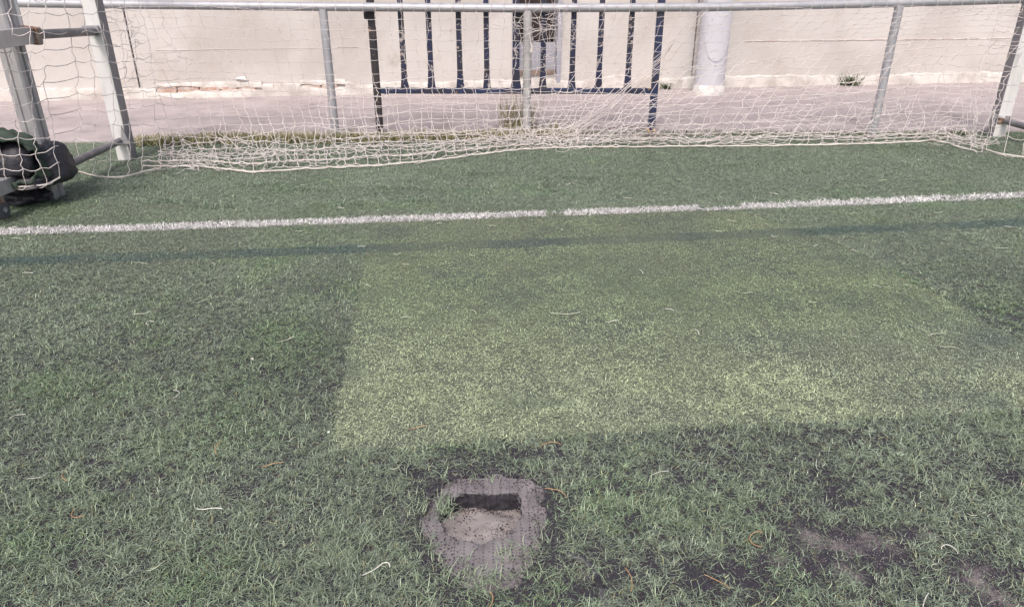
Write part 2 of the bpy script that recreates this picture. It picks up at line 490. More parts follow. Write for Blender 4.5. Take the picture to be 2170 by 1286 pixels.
# bare turf backing with the hole through it
def back_z(x, y):
    o_ = not in_poly(np.array([x]), np.array([y]), [(p.x, p.y) for p in BACK])[0]
    return -0.003 + 0.008*float(fbm(np.array([x*9]), np.array([y*9]), 41)[0]) - (.014 if o_ else 0)
bk = sheet_with_hole('bare_turf_backing', [(p.x, p.y) for p in smooth_poly([(cx, cy) for cx, cy in [(985+(x-985)*1.12, 1110+(y-1110)*1.12) for x, y in BACK_PX]], 4, 0.01, 9)],
                     [(p.x, p.y) for p in HOLE], back_z, M['backing'], grid=0.02)
tag(bk, kind='structure')
# hole wall: torn, slightly leaning inward
mb = MB(); n = len(HOLE); P = []
for q in range(4):
    for i, p in enumerate(HOLE):
        r = (p - HC)
        k = 1 + 0.02*q + 0.05*(n1(i*0.7+q*3.1, 61)-0.5)*(q > 0)
        z = back_z(p.x, p.y) + 0.0005 - q*0.022
        P.append((HC.x + r.x*k, HC.y + r.y*k, z))
F = [(q*n+i, (q+1)*n+i, (q+1)*n+(i+1) % n, q*n+(i+1) % n) for q in range(3) for i in range(n)]
mb.add(P, F)
tag(mb.build('hole_wall', M['cut_edge'], None, True), kind='structure')
# sand at the bottom, sloping up to the near lip
mb = MB()
nx = 26
x0 = min(p.x for p in HOLE)-0.05; x1 = max(p.x for p in HOLE)+0.05; y0 = min(p.y for p in HOLE)-0.04; y1 = max(p.y for p in HOLE)+0.06
P = []
for j in range(nx):
    for i in range(nx):
        x = x0+(x1-x0)*i/(nx-1); y = y0+(y1-y0)*j/(nx-1)
        t = j/(nx-1)
        e = abs(i/(nx-1)-0.5)*2
        z = -0.012 - 0.042*min(1, t*1.25) - 0.034*max(0, 0.42-i/(nx-1))*t - .030*max(0, e-.45)**1.5*t + 0.022*(float(fbm(np.array([x*22]), np.array([y*22]), 77)[0])-0.5)
        P.append((x, y, z))
mb.add(P, [(j*nx+i, j*nx+i+1, (j+1)*nx+i+1, (j+1)*nx+i) for j in range(nx-1) for i in range(nx-1)])
tag(mb.build('hole_floor_sand', M['sand'], None, True), kind='structure')

# ------------------------------------------------------------------ turf fibres (uncountable)
def blade_mesh(name, x, y, z, L, W, az, e0, e1, curl, col, nseg, m):
    n = len(x)
    rows = []
    px, py, pz = x.copy(), y.copy(), z.copy()
    for k in range(nseg+1):
        t = k/nseg
        a = az + curl*t
        dx, dy = np.cos(a), np.sin(a)
        w = W*(1 - 0.35*t)*0.5
        if k < nseg:
            rows.append(np.stack([px-dy*w, py+dx*w, pz], 1)); rows.append(np.stack([px+dy*w, py-dx*w, pz], 1))
            e = e0 + (e1-e0)*((k+0.5)/nseg)
            px = px + dx*np.cos(e)*L/nseg; py = py + dy*np.cos(e)*L/nseg; pz = np.maximum(pz + np.sin(e)*L/nseg, 0.002)
        else:
            rows.append(np.stack([px, py, pz], 1))
    nv = 2*nseg+1
    co = np.stack(rows, 1).reshape(-1, 3)
    base = (np.arange(n)*nv)[:, None]
    lt = []; loops = []
    for k in range(nseg-1):
        loops.append(base + np.array([[2*k, 2*k+1, 2*k+3, 2*k+2]])); lt.append(4)
    loops.append(base + np.array([[2*nseg-2, 2*nseg-1, 2*nseg]])); lt.append(3)
    lv = np.concatenate(loops, 1).ravel()
    tot = np.tile(np.array(lt), n)
    st = np.concatenate([[0], np.cumsum(tot)[:-1]])
    me = bpy.data.meshes.new(name)
    me.vertices.add(len(co)); me.vertices.foreach_set('co', co.astype(np.float32).ravel())
    me.loops.add(len(lv)); me.loops.foreach_set('vertex_index', lv.astype(np.int32))
    me.polygons.add(len(tot)); me.polygons.foreach_set('loop_start', st.astype(np.int32))
    me.polygons.foreach_set('loop_total', tot.astype(np.int32))
    me.update(calc_edges=True)
    c = np.ones((n, nv, 4), np.float32)
    c[:, :, :3] = col[:, None, :]
    at = me.attributes.new('col', 'FLOAT_COLOR', 'POINT')
    at.data.foreach_set('color', c.ravel())
    me.materials.append(m)
    return link(bpy.data.objects.new(name, me))

def line_dist(x, y, p0, p1):
    d = (p1-p0).normalized()
    return (x-p0.x)*(-d.y) + (y-p0.y)*d.x
LM = (LINE0+LINE1)/2
def goal_line_d(x, y):
    """signed distance from the (slightly bowed) white line"""
    t = (x-LINE0.x)/(LINE1.x-LINE0.x)*2-1
    return line_dist(x, y, LINE0, LINE1) + 0.035*(1-t*t)
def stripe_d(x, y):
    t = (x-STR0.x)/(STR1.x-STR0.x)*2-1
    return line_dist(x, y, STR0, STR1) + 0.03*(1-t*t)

# worn places: (px, py, radius m, strength)
WORN = [(1660,1085,.10,.9),(1770,1065,.10,1),(1740,1150,.17,1.15),(1840,1150,.15,1.1),(1800,1200,.12,.9),(1560,1200,.12,.9),(1490,1230,.12,.9),(1610,1240,.10,.8),
        (2070,1215,.12,1),(2090,1260,.12,1.1),(2020,1180,.10,.8),(1930,1130,.09,.8),(1930,1010,.09,.8),(1915,1040,.07,.8),(2150,1010,.10,.9),(1500,950,.10,.55),(1560,975,.12,.6),
        (1680,930,.10,.6),(1850,945,.10,.6),(1470,920,.12,.6),(1290,930,.10,.5),(1120,960,.09,.65),(980,990,.12,.7),(1060,985,.12,.7),(880,1010,.10,.7),(850,1060,.08,.9),
        (1240,1220,.11,1.1),(1265,1180,.07,.9),(1210,1260,.09,.9),(1180,1140,.06,.8),(900,1230,.08,.7),(950,1265,.09,.8),(1180,1040,.06,.7),(1090,1260,.07,.7),
        (665,612,.10,1),(615,600,.07,.7),(690,600,.07,.6),(600,810,.13,.55),(660,830,.10,.6),(555,770,.08,.4),(740,800,.05,.4),(780,610,.05,.4),(530,545,.06,.5),(225,1022,.05,.8),(205,765,.06,.5),(120,680,.07,.4),
        (560,1180,.08,.5),(640,1080,.10,.5),(500,1040,.08,.4),(590,1240,.08,.5),(1700,500,.08,.6),(2000,590,.16,.5),(2150,680,.14,.6),(2060,660,.10,.5),(1900,540,.12,.4),
        (1950,520,.16,.35),(430,1010,.07,.5),(90,950,.07,.4),(40,930,.06,.5),(350,820,.07,.4),(690,745,.08,.45),(700,880,.08,.5),(1400,1190,.09,.6),(1370,1260,.10,.6),(1340,1120,.07,.5),(1700,1000,.10,.4)]
WORN = [(G(a, b), r, s) for a, b, r, s in WORN]
backpoly = [(p.x, p.y) for p in BACK]
holepoly = [(p.x, p.y) for p in HOLE]
patchpoly = [(p.x, p.y) for p in PATCH_RAW]
def wear(x, y):
    w = np.zeros(x.shape)
    wob = 0.6 + 0.9*fbm(x*9, y*9, 5)
    for p, r, s in WORN:
        d2 = ((x-p.x)**2*0.7 + (y-p.y)**2*1.6)/(r*r)
        w = np.maximum(w, .72*s*np.exp(-d2*1.6)*wob)
    big = fbm(x*2.2, y*2.2, 21)
    small = fbm(x*11, y*11, 31, 2)
    right = sstep(-0.2, 1.2, x)*sstep(2.3, 1.6, y)
    fine = fbm(x*24, y*30, 35, 2)
    zone = np.zeros(x.shape)
    for a, bb, r, k_ in ((640,820,.36,.5),(690,640,.3,.55),(690,930,.26,.4),(2020,590,.6,1),(2150,690,.45,1),(1880,525,.3,.7),(1500,960,.4,.6),(1700,1130,.5,1),(1950,1180,.5,1),(1450,1200,.4,1),(1000,985,.3,.6),(450,1100,.5,.22),(150,950,.5,.15)):
        p = G(a, bb); zone = np.maximum(zone, k_*np.exp(-((x-p.x)**2+(y-p.y)**2)/(r*r)))
    w = w*(.75+.5*fine) + np.clip((small-0.57)*1.8, 0, 1)*(0.25+0.4*zone) + np.clip((fine-.50)*2.6, 0, 1)*(.12+.80*zone)
    return np.clip(w, 0, 1.2)
hx = np.array([p.x for p in BACK]); hy = np.array([p.y for p in BACK])
def back_dist(x, y):
    d = np.full(x.shape, 9.0)
    near = (np.abs(x-HC.x) < 0.5) & (np.abs(y-HC.y) < 0.5)
    if near.any():
        xx = x[near][:, None]; yy = y[near][:, None]
        d[near] = np.sqrt(((xx-hx[None])**2 + (yy-hy[None])**2).min(1))
    return d

bands = [(0.85, 1.55, 45000, 3, .0225, .00135), (1.55, 2.2, 44000, 2, .0205, .00145), (2.2, 3.1, 40000, 2, .0185, .0016),
         (3.1, 4.3, 40000, 1, .0170, .0021), (4.3, 7.0, 21000, 1, .0200, .0030),
         (0.85, 1.55, 24000, 2, .0180, .0014), (1.55, 2.2, 20000, 2, .0170, .0015), (2.2, 3.3, 20000, 1, .0160, .0018), (3.3, 4.3, 12000, 1, .0160, .0021)]      # the last four: flattened thatch below the pile
far_edge = lambda x: EDGE0.y + (x-EDGE0.x)*edir.y/edir.x
fib_n = 0
for bi, (ya, yb, dens, nseg, Lm, Wm) in enumerate(bands):
    hw0 = 0.80*(yb)+0.75
    N = int(dens*(yb-ya)*2*hw0)
    per = 7 if bi < 3 else (4 if bi < 5 else 2)
    nt = N//per
    tid = np.repeat(np.arange(nt), per)
    spr = (.0045, .005, .005, .006, .009, .02, .02, .02, .02)[bi]
    x = rng.uniform(-hw0, hw0, nt)[tid] + rng.normal(0, spr, nt*per); y = rng.uniform(ya, yb, nt)[tid] + rng.normal(0, spr, nt*per)
    t_az = rng.uniform(0, 2*PI, nt)[tid]; t_tone = rng.random(nt)[tid]
    k = (np.abs(x) < 0.80*y+0.65) & (y < far_edge(x)+0.015)
    x = x[k]; y = y[k]; t_az = t_az[k]; t_tone = t_tone[k]
    px_ = x + (fbm(x*16, y*16, 66)-.5)*.03*(1+sstep(.3, 1.6, x)); py_ = y + (fbm(x*16, y*16, 67)-.5)*.035
    patch = in_poly(px_, py_, patchpoly) & (goal_line_d(x, y) < -0.06)
    # its pile is even, not tufted
    x = np.where(patch, x+rng.normal(0, .011, len(x)), x); y = np.where(patch, y+rng.normal(0, .011, len(x)), y)
    w = wear(x, y)*np.where(patch, 0.15, 1.0)
    inb = in_poly(x, y, backpoly)
    bd = back_dist(x, y)
    w = np.where(~inb & (bd < 0.10), np.maximum(w, (1.05-bd*11)*(.55+.9*fbm(x*12, y*12, 44))), w)
    gl = goal_line_d(x, y); sl = stripe_d(x, y)
    online = (np.abs(gl) < 0.055 + 0.022*(fbm(x*7, y*7, 90)-0.5))
    gap = (np.abs(x - G(1176, 455).x) < 0.055) | ((x > G(1480, 440).x) & (x < G(1570, 437).x) & (gl > -0.01))
    online &= ~(gap & (rng.random(len(x)) > 0.06))
    keep = (rng.random(len(x)) > np.clip(w*(1.08 if bi < 5 else .8), 0, 0.97)) & ~inb
    keep |= online
    x, y, patch, gl, sl, online, w, t_az, t_tone = [q[keep] for q in (x, y, patch, gl, sl, online, w, t_az, t_tone)]
    n = len(x)
    tone = fbm(x*1.7, y*1.7, 51); tone2 = fbm(x*6, y*6, 57); green = fbm(x*3.3+9, y*3.3, 63)
    rnd = rng.random(n)
    base = np.array([0.246, 0.297, 0.212])
    col = base[None]*(0.46+0.95*rnd[:, None]**1.3)*(0.78+0.4*tone[:, None])*(0.72+0.56*t_tone[:, None])
    gk = np.clip((green-0.56)*4, 0, 1)[:, None]*(rng.random(n)[:, None] > 0.35)
    col = col*(1-gk) + col*np.array([0.84, 1.04, 0.76])*gk
    pale = (rng.random(n) < 0.06)[:, None]
    col = np.where(pale, col*1.45+np.array([.03, .03, .02]), col)
    dry = (rng.random(n) < 0.05)[:, None]
    col = np.where(dry, col*np.array([1.35, 1.1, .8]), col)
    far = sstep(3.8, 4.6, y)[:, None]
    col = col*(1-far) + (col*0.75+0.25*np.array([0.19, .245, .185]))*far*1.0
    # repaired piece: short pale yellowish matted fibres
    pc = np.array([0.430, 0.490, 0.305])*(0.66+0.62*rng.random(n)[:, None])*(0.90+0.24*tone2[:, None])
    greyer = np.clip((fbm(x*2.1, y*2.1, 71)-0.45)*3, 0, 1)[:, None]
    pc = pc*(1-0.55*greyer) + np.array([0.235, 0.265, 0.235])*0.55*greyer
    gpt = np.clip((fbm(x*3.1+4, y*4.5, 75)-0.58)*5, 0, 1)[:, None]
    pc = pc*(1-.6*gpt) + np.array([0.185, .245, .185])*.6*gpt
    nearp = sstep(2.9, 2.1, y)[:, None]  # near fibres paler: matted wear, plus viewing sheen put into the colour
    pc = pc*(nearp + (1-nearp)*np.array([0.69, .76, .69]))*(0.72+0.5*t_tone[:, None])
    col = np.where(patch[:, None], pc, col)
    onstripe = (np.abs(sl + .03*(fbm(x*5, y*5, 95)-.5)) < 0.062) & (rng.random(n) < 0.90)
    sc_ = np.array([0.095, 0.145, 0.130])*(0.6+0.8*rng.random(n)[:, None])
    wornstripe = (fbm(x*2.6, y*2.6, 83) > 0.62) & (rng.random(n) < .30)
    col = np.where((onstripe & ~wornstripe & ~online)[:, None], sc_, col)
    wc = np.array([0.84, 0.81, 0.81])*(0.74+0.26*rng.random(n)[:, None])
    faded = rng.random(n) < 0.05+.22*np.clip(fbm(x*4, y*4, 97)*3-1.6, 0, 1)
    col = np.where((online & ~faded)[:, None], wc, col)
    Ls = Lm*(0.55+0.8*rng.random(n))*(0.85+0.35*tone2)
    Ls = np.where(patch, Ls*0.62, np.where(online, Ls*1.25, Ls))
    Ws = Wm*(0.7+0.6*rng.random(n))*np.where(patch, 1.2, 1.0)*np.where(online, 1.4, 1)
    flow = fbm(x*2.3, y*2.3, 101)*4*PI
    az = t_az*.5 + flow*.5 + rng.normal(0, 1.5, n)
    e0 = np.radians(rng.uniform(25, 80, n)); e1 = np.radians(rng.uniform(-45, 25, n))
    lay = rng.random(n) < (0.3 if bi < 5 else 1.1)
    e0 = np.where(lay, np.radians(rng.uniform(5, 30, n)), e0)
    e1 = np.where(online, np.radians(rng.uniform(-30, 40, n)), e1)
    curl = rng.normal(0, 1.3, n)
    z = np.where(lay, rng.uniform(0.002, 0.014 if bi < 5 else .005, n), rng.uniform(0.0, 0.004, n))
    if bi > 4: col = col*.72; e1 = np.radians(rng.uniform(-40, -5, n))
    for nm, sel, lab, cat in (('goal_line', online, 'white line across the turf in front of the net', 'line'),
                              ('turf_fibres', ~online & ~patch, 'worn grey-green artificial turf fibres around the pale repair', 'turf'),
                              ('patch_fibres', ~online & patch, 'pale yellowish short fibres of the repaired turf rectangle', 'turf')):
        if sel.sum() < 10: continue
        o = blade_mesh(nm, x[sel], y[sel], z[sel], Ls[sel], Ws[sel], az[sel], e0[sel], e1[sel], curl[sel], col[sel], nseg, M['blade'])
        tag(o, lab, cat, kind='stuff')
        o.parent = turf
        del o['category']
        fib_n += int(sel.sum())*(2*nseg-1)

# longer tufts that stand out of the worn places
tx = []; ty = []; tl = []
for _ in range(520):
    yy = random.uniform(1.0, 2.4); xx = random.uniform(-1.9, 1.9)*yy/2.0
    if in_poly(np.array([xx]), np.array([yy]), patchpoly)[0] or in_poly(np.array([xx]), np.array([yy]), backpoly)[0]: continue
    for _ in range(random.randint(6, 16)):
        tx.append(xx+random.gauss(0, .012)); ty.append(yy+random.gauss(0, .010)); tl.append(random.uniform(.03, .062))
for px, py, k in ((1000,1215,16),(1012,1250,18),(1030,1262,12),(1072,1178,14),(1068,1190,10),(1094,1160,12),(1115,1168,10),(1120,1185,10),(985,1192,10),(1150,1150,14),
                  (950,1072,26),(938,1085,26),(948,1095,20),(936,1062,18),(1000,1240,12),(930,1190,16),(1060,1230,10),(1120,1210,12),(1040,1025,6),(1010,1015,6),(975,1235,16),(1020,1235,14),(1050,1215,12),(1085,1225,14),(1005,1262,16),(1055,1252,14),(1135,1175,12),(915,1165,16),(900,1140,12),(1150,1120,10),(890,1060,10)):
    p = G(px, py)
    for _ in range(k):
        tx.append(p.x+random.gauss(0, .010)); ty.append(p.y+random.gauss(0, .009)); tl.append(random.uniform(.022, .046))
tx = np.array(tx); ty = np.array(ty); tl = np.array(tl); n = len(tx)
c = np.array([0.205, 0.255, 0.165])[None]*(0.55+0.9*rng.random(n)[:, None])
o = blade_mesh('turf_tufts', tx, ty, np.full(n, 0.003), tl, np.full(n, .0017), rng.uniform(0, 2*PI, n), np.radians(rng.uniform(35, 85, n)),
               np.radians(rng.uniform(-55, 15, n)), rng.normal(0, 1.2, n), c, 3, M['blade'])
tag(o, 'longer loose tufts of green turf fibre in the worn turf', kind='stuff'); o.parent = turf

# rubber granules and grit on the worn turf
def granules(name, x, y, z, r, col, parent, label):
    n = len(x)
    T = np.array([(1,1,1), (1,-1,-1), (-1,1,-1), (-1,-1,1)])*0.7
    ang = rng.uniform(0, 2*PI, n); ca, sa = np.cos(ang)[:, None], np.sin(ang)[:, None]
    q = T[None]*rng.uniform(0.6, 1.3, (n, 4, 3))*r[:, None, None]
    X = q[:, :, 0]*ca - q[:, :, 1]*sa; Y = q[:, :, 0]*sa + q[:, :, 1]*ca
    co = np.stack([X+x[:, None], Y+y[:, None], q[:, :, 2]*0.8+z[:, None]], 2).reshape(-1, 3)
    b = (np.arange(n)*4)[:, None]
    lv = np.concatenate([b+np.array([[0,2,1]]), b+np.array([[0,1,3]]), b+np.array([[0,3,2]]), b+np.array([[1,2,3]])], 1).ravel()
    me = bpy.data.meshes.new(name)
    me.vertices.add(len(co)); me.vertices.foreach_set('co', co.astype(np.float32).ravel())
    me.loops.add(len(lv)); me.loops.foreach_set('vertex_index', lv.astype(np.int32))
    me.polygons.add(n*4); me.polygons.foreach_set('loop_start', (np.arange(n*4)*3).astype(np.int32)); me.polygons.foreach_set('loop_total', np.full(n*4, 3, np.int32))
    me.update(calc_edges=True)
    at = me.attributes.new('col', 'FLOAT_COLOR', 'POINT')
    cc = np.ones((n, 4, 4), np.float32); cc[:, :, :3] = col[:, None, :]
    at.data.foreach_set('color', cc.ravel())
    me.materials.append(M['granule'])
    o = link(bpy.data.objects.new(name, me))
    tag(o, label, kind='stuff'); o.parent = parent
    return o
N = 260000
x = rng.uniform(-2.0, 2.0, N); y = rng.uniform(0.9, 2.5, N)
k = (np.abs(x) < 0.8*y+0.4) & ~in_poly(x, y, patchpoly) & ~in_poly(x, y, backpoly)
x = x[k]; y = y[k]
w = wear(x, y); bd = back_dist(x, y); w = np.maximum(w, 1.05-bd*7)
k = rng.random(len(x)) < np.clip((w-0.10)*0.75, 0, .7)
x = x[k]; y = y[k]; n = len(x)
lum = rng.random(n)
sandy = np.zeros(n)
for a, b, r in ((1750,1155,.17),(1850,1160,.16),(1810,1200,.12),(2080,1230,.15),(2140,1262,.14),(1230,1215,.06),(1640,1180,.08),(1180,1005,.05),(880,1080,.05)):
    p = G(a, b); sandy = np.maximum(sandy, np.exp(-((x-p.x)**2*.6+(y-p.y)**2*1.8)/(r*r)))
c = np.array([0.052, 0.047, 0.055])[None]*(0.4+1.4*lum[:, None])
c = np.where((lum > 0.965)[:, None], np.array([0.33, .30, .29])[None], c)
issand = rng.random(n) < sandy*0.95
c = np.where(issand[:, None], np.array([0.29, .25, .245])[None]*(0.7+0.6*lum[:, None]), c)
granules('rubber_granules', x, y, rng.uniform(.001, .006, n), rng.uniform(.0008, .0020, n)*np.where(issand, .9, 1.0), c, turf, 'black rubber granules and pale grit on the worn turf')
# granules scattered over the bare backing and the sand in the hole
N = 16000
x = rng.uniform(HC.x-.30, HC.x+.30, N); y = rng.uniform(HC.y-.25, HC.y+.22, N)
inh = in_poly(x, y, holepoly); inb = in_poly(x, y, backpoly)
bd = back_dist(x, y)
pr = np.where(inh, 0.14+0.5*(fbm(x*25, y*25, 88) > .55)*(y < HC.y)+.7*(y > HC.y+.035+.03*fbm(x*30, y*3, 92)), np.where(inb, 0.02+1.0*np.exp(-bd/.022)*np.clip(fbm(x*14, y*14, 89)*3-.8, 0, 1.3), 0))  # extra dark crumbs along the back of the hole stand in for shadow
k = rng.random(N) < pr
x = x[k]; y = y[k]; inh = inh[k]; n = len(x)
ty_ = (y-y0)/(y1-y0)
zz = np.where(inh, -0.010-0.042*np.minimum(1, ty_*1.25)+.003, 0.004)
c = np.array([0.035, 0.030, 0.038])[None]*(0.5+1.2*rng.random(n)[:, None])
granules('backing_granules', x, y, zz, rng.uniform(.0010, .0026, n), c, bk, 'black rubber crumbs scattered on the bare backing and sand, massed as shade at the hole back')

# frayed threads hanging at the rim of the hole and of the bare backing
fx_ = []; fy_ = []; fz_ = []
for p in HOLE:
    for _ in range(3): fx_.append(p.x+random.gauss(0, .003)); fy_.append(p.y+random.gauss(0, .003)); fz_.append(back_z(p.x, p.y)+.001)
for p in BACK:
    for _ in range(5): fx_.append(p.x+random.gauss(0, .008)); fy_.append(p.y+random.gauss(0, .008)); fz_.append(.004)
fx_ = np.array(fx_); fy_ = np.array(fy_); n = len(fx_)
o = blade_mesh('frayed_threads', fx_, fy_, np.array(fz_), rng.uniform(.006, .022, n), np.full(n, .0011), rng.uniform(0, 2*PI, n), np.radians(rng.uniform(-10, 50, n)),
               np.radians(rng.uniform(-40, 10, n)), rng.normal(0, 1, n), np.array([.20, .185, .185])[None]*(.3+1.0*rng.random(n)[:, None]), 3, M['granule'])
tag(o, 'frayed grey threads along the torn rims of the backing', kind='stuff'); o.parent = bk
# torn edges of backing that stick out of the infill
def ribbon(name, px, wd, ht, sd_):
    pts = [G(*p) for p in px]
    fine = []
    for i in range(len(pts)-1):
        for k in range(6): fine.append(pts[i].lerp(pts[i+1], k/6))
    fine.append(pts[-1])
    mb = MB(); P = []; n = len(fine)
    for i, p in enumerate(fine):
        t = (fine[min(i+1, n-1)]-fine[max(i-1, 0)]).normalized(); nn = Vector((-t.y, t.x, 0))
        e = math.sin(PI*min(1, max(0.04, i/(n-1))))**0.5
        wob = (n1(i*.6, sd_)-.5)*.010
        p = p + nn*wob
        h = ht*e*(0.6+0.8*n1(i*.45, sd_+3))
        P += [p - nn*wd*.5 + Vector((0,0,.003)), p - nn*wd*.1 + Vector((0,0,h)), p + nn*wd*.15 + Vector((0,0,h*.85)), p + nn*wd*.6*e + Vector((0,0,.002))]
    F = [(4*i+k, 4*i+k+1, 4*i+k+5, 4*i+k+4) for i in range(n-1) for k in range(3)]
    mb.add(P, F)
    return tag(mb.build(name, M['torn'], turf, True), None)
M['torn'] = mat('torn_backing_edge', (0.022, 0.020, 0.026), 0.75, (0.075, 0.07, 0.08), 25, bump=0.4, bscale=90)
ribbon('torn_edge', [(1206,1166),(1216,1180),(1240,1188),(1256,1208),(1270,1235),(1280,1262),(1288,1300)], .022, .014, 5)
ribbon('torn_edge', [(922,1200),(930,1225),(934,1255),(940,1300)], .014, .010, 15)
ribbon('torn_edge', [(935,1003),(985,996),(1060,994),(1135,997)], .008, .005, 25)
ribbon('torn_edge', [(858,1060),(854,1090),(858,1120)], .012, .008, 35)

# ------------------------------------------------------------------ boundary wall
def wp(s, z, d=0.0):
    """place on the wall: s metres along, z up, d out from its face"""
    return WALL0 + wdir*s + wout*d + Vector((0, 0, z))
def ws(px, py):
    p = on_plane(px, py, WALL0, wout)
    return (p-WALL0).dot(wdir), p.z
wall = thing('boundary_wall', WALL0, 'long pale plastered concrete wall behind the railing', 'wall')
WR = Matrix((wdir, -wout, Vector((0,0,1)))).transposed()
def wall_box(mb, s0, s1, z0, z1, d0, d1):
    mb.box(wp((s0+s1)/2, (z0+z1)/2, (d0+d1)/2), (s1-s0, abs(d1-d0), z1-z0), WR)
c1 = ws(280, 110)[0]; c2 = ws(1473, 90)[0]
hl, hzt = ws(1091, 60); hr = ws(1186, 60)[0]; hz = ws(1140, 157)[1]
TOP = 3.2
zg = ws(500, 104)[1]
def wall_panel(s0, s1, z0=-0.05, z1=TOP):
    """panel with a slightly uneven face (fine grid) and thickness"""
    ns = max(2, int((s1-s0)/0.25)); nz = max(2, int((z1-z0)/0.2))
    ns = min(ns, 60)
    mb = MB(); P = []
    for j in range(nz+1):
        for i in range(ns+1):
            s = s0+(s1-s0)*i/ns; z = z0+(z1-z0)*j/nz
            d = -0.010*float(fbm(np.array([s*1.3]), np.array([z*1.3]), 7)[0])
            P.append(wp(s, z, d))
    nf = len(P)
    F = [(j*(ns+1)+i, j*(ns+1)+i+1, (j+1)*(ns+1)+i+1, (j+1)*(ns+1)+i) for j in range(nz) for i in range(ns)]
    P += [wp(s0, z0, -.3), wp(s1, z0, -.3), wp(s1, z1, -.3), wp(s0, z1, -.3)]
    a, b, c_, d_ = 0, ns, nz*(ns+1)+ns, nz*(ns+1)
    F += [tuple(range(0, ns+1)) [::-1] + (nf, nf+1), (nf+1, nf, nf+3, nf+2), tuple(range(d_, c_+1)) + (nf+2, nf+3),
          tuple(j*(ns+1) for j in range(nz+1)) + (nf+3, nf), tuple(j*(ns+1)+ns for j in range(nz, -1, -1)) + (nf+1, nf+2)]
    mb.add(P, F)
    return mb
g_ = 0.010
wall_panel(c1-11, c1-g_).build('panel', M['wall'], wall, True)
wall_panel(c1+g_, hl).build('panel', M['wall'], wall, True)
wall_panel(hl, hr, -0.05, hz).build('panel', M['wall'], wall, True)
wall_panel(hl, hr, 2.1, TOP).build('panel', M['wall'], wall, True)
wall_panel(hr, c2-g_).build('panel', M['wall'], wall, True)
wall_panel(c2+g_, c2+18).build('panel', M['wall'], wall, True)
for cc in (c1, c2):
    mb = MB(); wall_box(mb, cc-g_*1.5, cc+g_*1.5, -.05, TOP-.02, -.06, -.035); mb.build('joint', M['joint'], wall)
# shuttering seam, left, and faded red line, right
mb = MB(); s0, z0_ = ws(330, 107); s1, z1_ = ws(760, 101)
pts = [wp(s0+(s1-s0)*i/30, z0_+(z1_-z0_)*i/30+.008*(n1(i*.5, 8)-.5), -.004) for i in range(31)]
mb.tube(pts, .006, 4); mb.build('seam', M['wall'], wall)
mb = MB(); s0, z0_ = ws(1580, 88); s1, z1_ = ws(2200, 81)
pts = [wp(s0+(s1-s0)*i/40, z0_+(z1_-z0_)*i/40+.008*(n1(i*.5, 18)-.5), -.003) for i in range(41)]
mb.tube(pts, .007, 4); mb.build('red_line', M['red_line'], wall)
# ragged plaster plinth
def plinth(s0, s1, zlo, zhi, dep, sd_, base=0.0):
    n = int((s1-s0)/0.035); mb = MB(); P = []
    for i in range(n+1):
        s = s0+(s1-s0)*i/n
        a = n1(s*1.7, sd_); b = n1(s*7.3, sd_+4); c_ = n1(s*19, sd_+9)
        zt = zlo+(zhi-zlo)*(.45*a+.35*b+.2*c_)+.03*max(0, n1(s*2.3, sd_+51)-.7)/.3
        zt = max(zt, base+.05)
        dd = dep*(.55+.5*n1(s*3.1, sd_+13)+.35*n1(s*13, sd_+21))
        zb = base + (0.055*(n1(s*4.1, sd_+31)) + .015*n1(s*17, sd_+37) if base > 0 else 0)
        P += [wp(s, zb, -.03), wp(s, zb, dd*1.1), wp(s, zb+(zt-zb)*.55, dd*(.8+.3*c_)), wp(s, zt-.012, dd*.7), wp(s, zt, .004), wp(s, zt+.012, -.03)]
    F = [(6*i+k, 6*i+6+k, 6*i+7+k, 6*i+k+1) for i in range(n) for k in range(5)]
    F += [tuple(range(5, -1, -1)), tuple(6*n+k for k in range(6))]
    mb.add(P, F)
    return mb
sb0 = ws(335, 205)[0]; sb1 = ws(560, 205)[0]; sb2 = ws(640, 205)[0]; sb3 = ws(735, 205)[0]
plinth(c1-11, sb0, .10, .20, .045, 3).build('plinth', M['plinth'], wall, True)
plinth(sb1, sb2, .11, .19, .045, 13).build('plinth', M['plinth'], wall, True)
plinth(sb3, c2+18, .085, .215, .045, 23).build('plinth', M['plinth'], wall, True)
for a, b, k in ((sb0, sb1, 33), (sb2, sb3, 43)):                     # plaster broken off, brick course showing
    plinth(a, b, .035, .155, .055, k).build('plinth', M['plinth'], wall, True)
    plinth(a, b, .145, .20, .020, k+5, .085).build('plinth', M['plinth'], wall, True)
    s = a+.01
    while s < b-.1:
        L_ = random.uniform(.19, .25)
        mb = MB(); mb.box(wp(min(s+L_/2, b-L_/2), .095, -.005+random.uniform(-.006, .006)), (L_-.015, .05, .07), WR, .008)
        mb.build('brick', M['brick'], wall); s += L_

# service hatch in the wall
hatch = thing('service_hatch', wp((hl+hr)/2, 0, 0), 'grey framed dark opening in the pale wall behind the central railing post', 'hatch')
mb = MB(); wall_box(mb, hl-.02, hr+.02, hz-.02, 2.1, -.30, -.27); mb.build('back', M['hatch_dark'], hatch)
mb = MB(); wall_box(mb, hl+.03, hr-.03, ws(1140, 152)[1], ws(1140, 92)[1], -.20, -.10); mb.build('door_panel', M['hatch_metal'], hatch)
mb = MB(); wall_box(mb, hl+.03, hr-.045, ws(1140, 86)[1]-.0, ws(1140, 72)[1], -.22, -.12); mb.build('dark_panel', M['hatch_dark'], hatch)
for a, b in ((hl-.035, hl+.03), (hr-.03, hr+.02)):
    mb = MB(); wall_box(mb, a, b, .10, 2.12, -.2, .035); mb.build('jamb', M['hatch_metal'], hatch)
mb = MB(); wall_box(mb, hl+.032, hr-.047, hz-.005, hz+.035, -.18, .03); mb.build('ledge', M['wood'], hatch)

